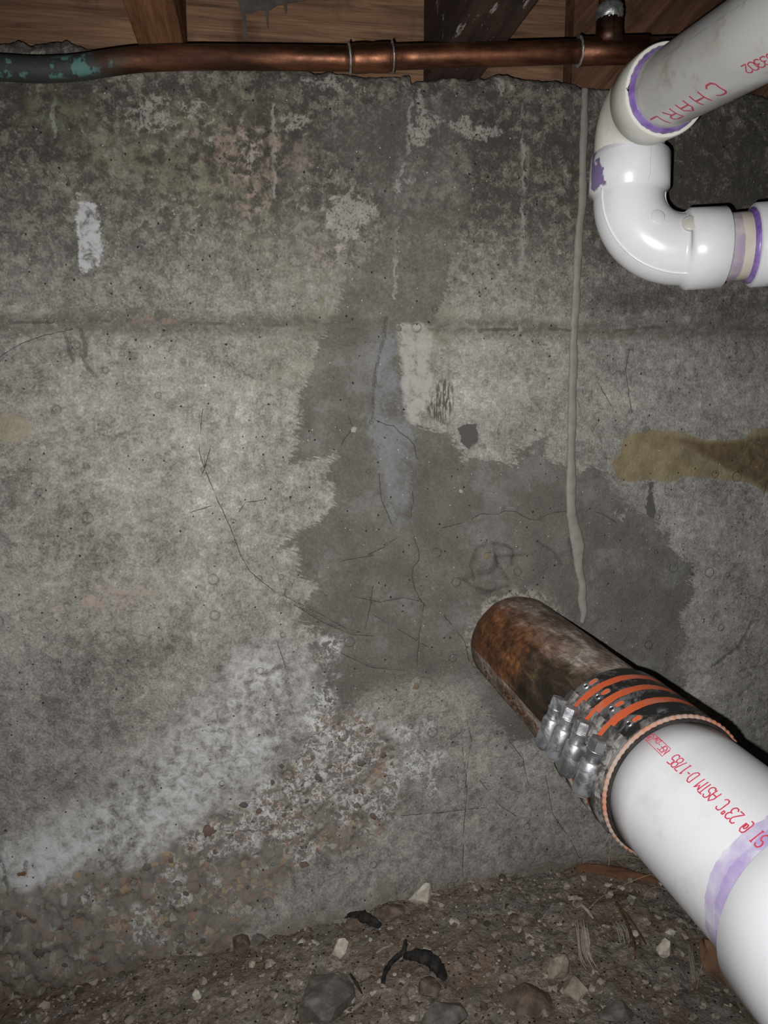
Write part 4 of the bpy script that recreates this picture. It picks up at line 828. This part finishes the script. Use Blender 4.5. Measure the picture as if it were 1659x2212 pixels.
stone('stone', 520, 2050, .016, (1., .7, 1.), 13, STB, 'rounded brown lump at the foot of the wall in the lower left', 'stone', jag=.2)
stone('stone', 560, 2035, .010, (1., .7, 1.), 14, STG, 'small grey round stone next to the brown lump in the lower left', 'stone', jag=.2)
stone('stone', 425, 2158, .0065, (.8, .7, 1.), 15, STW, 'small bright stone chip in the dark dirt of the lower left', 'stone', jag=.3)
stone('stone', 545, 2088, .005, (.8, .7, 1.), 16, STW, 'small white chip at the edge of the dirt below the brown lump', 'stone', jag=.3)
stone('stone', 1330, 2195, .016, (1.2, .8, .6), 17, STG, 'grey flat stone at the bottom edge nearest the white pipe fitting', 'stone', jag=.2)
stone('stone', 1110, 1985, .007, (1, .8, .8), 18, STB, 'dark reddish pebble right of the cream mortar chunk', 'stone')
def strip_thing(name, pxs, w, th, m, label, cat, lift=.002, taper=.3, n=24, ref=(0, 0, 1), jit=.14, noisew=.05, fl=True):
    P = []
    for q_ in pxs:
        p = place(q_[0], q_[1]) if fl else on(q_[0], q_[1], q_[2]); p = p.copy(); p[2] += lift+(q_[2] if fl and len(q_) > 2 else 0); P.append(p)
    P = smooth(P, n); t = np.linspace(0, 1, n); r_ = w*(taper+(1-taper)*np.sin(np.clip(t, .02, .98)*math.pi)**.6)*(1+noisew*np.sin(t*23+len(pxs)))
    v, f, _ = sweep(P, r_, 12, ref, sx=th/w, sy=1., jit=jit); o = mk(name, v, f, m); tag(o, label, cat); return o
strip_thing('bark_piece', [(738,1985,.002),(775,1990,.006),(800,2002,.006),(822,2006,.001)], .0065, .0035, CHAR, 'black rotten bark piece at the foot of the wall below the brown clods', 'bark')
strip_thing('bark_piece', [(875,2075,.004),(905,2090,.012),(940,2105,.010),(962,2122,.002)], .0085, .0050, CHAR, 'thick curved black bark piece in the middle of the dirt', 'bark')
strip_thing('bark_piece', [(876,2045,.006),(872,2065,.004),(850,2085,.004),(832,2110,.003),(828,2130,.001)], .0028, .0018, CHAR, 'thin crooked black twig left of the thick black bark piece', 'twig', taper=.5)
strip_thing('bark_piece', [(756,2112,.003),(768,2130,.003),(782,2152,.001)], .0016, .0012, CHAR, 'short dark twig on the smooth grey stone', 'twig')
strip_thing('wood_splinter', [(1255,1962,.003),(1268,1975,.003),(1282,1990,.001)], .0022, .0014, WOODP, 'small thin pale splinter above the frayed upright one', 'wood')
strip_thing('wood_splinter', [(812,2068,.003),(830,2058,.004),(846,2048,.001)], .0014, .0010, WOODP, 'thin pale sliver between the mortar chip and the black bark', 'wood')
strip_thing('wood_splinter', [(760,2195,.004),(775,2180,.003),(785,2170,.001)], .0022, .0014, WOODP, 'tan sliver resting on the right side of the smooth grey stone', 'wood')
def frayed(pxs, w, n_, label, m=None):
    c0 = [place(q_[0], q_[1], q_[2]+.003) for q_ in pxs]; P = smooth(c0, 14); parts = []
    for k in range(n_):
        o_ = (k/(n_-1)-.5)*2*w; i0 = random.randint(0, 3); i1 = 14-random.randint(0, 4); q_ = P[i0:i1]+np.array([o_, -.0012*math.cos(k*1.3), .0008*math.sin(k*2.1)])+np.cumsum(rng.randn(i1-i0, 3)*.00018, 0)
        t = np.linspace(0, 1, len(q_)); v, f, _ = sweep(q_, w/n_*1.5*np.sin(np.clip(t, .04, .96)*math.pi)**.35, 5, (0, -1, 0), jit=.15); parts.append((v, f))
    o = mk('wood_splinter', *merge(parts), WOODP, smooth=False); tag(o, label, 'wood')
frayed([(1253,2012,.012),(1258,2045,.010),(1264,2080,.006),(1288,2116,.002)], .0065, 9, 'upright pale frayed wood splinter in the rubble')
frayed([(1333,2003,.004),(1345,2028,.006),(1350,2052,.002)], .0050, 7, 'short pale wood splinter right of the frayed upright one')
frayed([(1488,2060,.008),(1495,2095,.004),(1502,2135,.001)], .0022, 4, 'narrow brown and white splinter left of the white pipe fitting')
# curved brown bark rim by the wall foot, under the big pipe
BP = [on(1246,1882,-.012),on(1300,1884,-.022),on(1345,1893,-.034),on(1400,1910,-.045),on(1450,1940,-.055),on(1500,1985,-.062),on(1545,2035,-.066),on(1570,2080,-.066)]
PP = smooth(BP, 44); T, E, B = frames(PP, (0, 0, 1)); V = []; sg = 12; wv = np.interp(np.linspace(0, 1, 44), [0, .05, .5, 1], [.008, .010, .012, .009])
for i in range(44):
    for j in range(sg):
        a = 2*math.pi*j/sg; V.append(PP[i]+E[i]*wv[i]*math.cos(a)*(1+.12*rng.randn()*.5)+B[i]*.0045*math.sin(a))
F = [[i*sg+j, i*sg+(j+1) % sg, (i+1)*sg+(j+1) % sg, (i+1)*sg+j] for i in range(43) for j in range(sg)]+[list(range(sg))[::-1], [43*sg+j for j in range(sg)]]
o = mk('curved_bark', V, F, BARK); tag(o, 'long curved rusty brown strip of bark running under the big white pipe', 'bark')
# dead leaf curled beside the fitting
p = place(1545, 2120); L_ = []; nu, nv = 14, 8
for i in range(nu):
    for j in range(nv):
        u = i/(nu-1); w = (j/(nv-1)-.5)*2; wid = .013*math.sin(min(1, u*1.05)*math.pi)**.7+.0006
        L_.append((p[0]-.006+u*.010+w*wid, p[1]+.012-u*.030+.004*w*w, p[2]+.030-u*.030+.006*abs(w)**1.5+.002*math.sin(u*9)))
F = [[i*nv+j, i*nv+j+1, (i+1)*nv+j+1, (i+1)*nv+j] for i in range(nu-1) for j in range(nv-1)]
o = mk('dead_leaf', L_, F, LEAF); o.modifiers.new('s', 'SOLIDIFY').thickness = .0008; tag(o, 'curled dark brown dead leaf beside the lower edge of the white pipe fitting', 'leaf')
# dry root fibres
def fibre(pts, label, r_=.00045, m=FIB):
    P = smooth([np.array(q_, float) for q_ in pts], 30); v, f, _ = sweep(P, r_, 6, (0, 0, 1)); o = mk('root_fibre', v, f, m); tag(o, label, 'root', 'dry root fibres by the wall foot')
fibre([on(1322,1795,-.004),on(1320,1815,-.012),on(1318,1838,-.016),on(1316,1860,-.020),on(1314,1885,-.024)], 'thin pale fibre hanging straight down the wall below the coupling')
fibre([on(1318,1852,-.016),on(1345,1849,-.03),on(1372,1852,-.045),on(1400,1860,-.06)], 'pale fibre arching right above the curved bark toward the big pipe')
fibre([on(1326,1842,-.016),on(1340,1832,-.014),on(1352,1824,-.008)], 'short fibre branching up right from the straight hanging one')
fibre([place(1315,1938,.004),place(1350,1930,.012),place(1395,1918,.016),place(1430,1908,.012)], 'long thin fibre crossing in front of the curved bark')
fibre([place(1388,1952,.002),place(1400,1940,.010),place(1420,1936,.012),place(1445,1938,.008)], 'bright curved fibre below the middle of the curved bark')
fibre([place(1272,1966,.002),place(1295,1950,.006),place(1312,1940,.006)], 'fibre lying toward the small thin splinter')
fibre([place(1330,1955,.004),place(1350,2000,.008),place(1368,2045,.006),place(1372,2075,.002)], 'long dark root running down the rubble to the pale angular chip', .0012, BARK)
fibre([place(1335,1960,.004),place(1365,2005,.008),place(1395,2045,.003)], 'second dark root forking right beside the pale angular chip', .0009, BARK)
fibre([place(1505,2140,.002),place(1512,2115,.010),place(1528,2085,.016)], 'bent straw fibre at the left side of the dead leaf')
# loose grit, uncountable
parts = []; tiny = [blob_mesh(1., 1, .7, (1, .75, .42), 50+i) for i in range(6)]
for k in range(3600):
    x = random.uniform(-.38, .72); y = random.uniform(-.24, -.003)+0; r_ = .0011+.0058*random.random()**5
    v, f = tiny[k % 6]; tl = random.uniform(-.5, .5); v = v@np.array([[1, 0, 0], [0, math.cos(tl), math.sin(tl)], [0, -math.sin(tl), math.cos(tl)]]); a = random.uniform(0, 6.28); c_, s_ = math.cos(a), math.sin(a); M = np.array([[c_, -s_, 0], [s_, c_, 0], [0, 0, 1]])
    z = floor_h(np.array([x]), np.array([y]))[0]; parts.append((v@M.T*r_+[x, y, z+r_*.2], f))
def grit_mat():
    n = N('mixed_grit', .9, 0, .2); v, vn = n.voro(140); s = n.t.nodes.new('ShaderNodeSeparateColor'); n.t.links.new(vn.outputs['Color'], s.inputs[0])
    return n.done(n.ramp(s.outputs[0], [(0, alb(56,49,43)), (.3, alb(88,79,71)), (.55, alb(108,98,89)), (.75, alb(126,119,110)), (.93, alb(138,131,121)), (1, alb(156,149,138))]), normal=n.bump(n.noise(200), .0006))
o = mk('loose_grit', *merge(parts), grit_mat(), smooth=False); tag(o, 'loose grit and crumbs scattered over the dirt', 'gravel', kind='stuff')
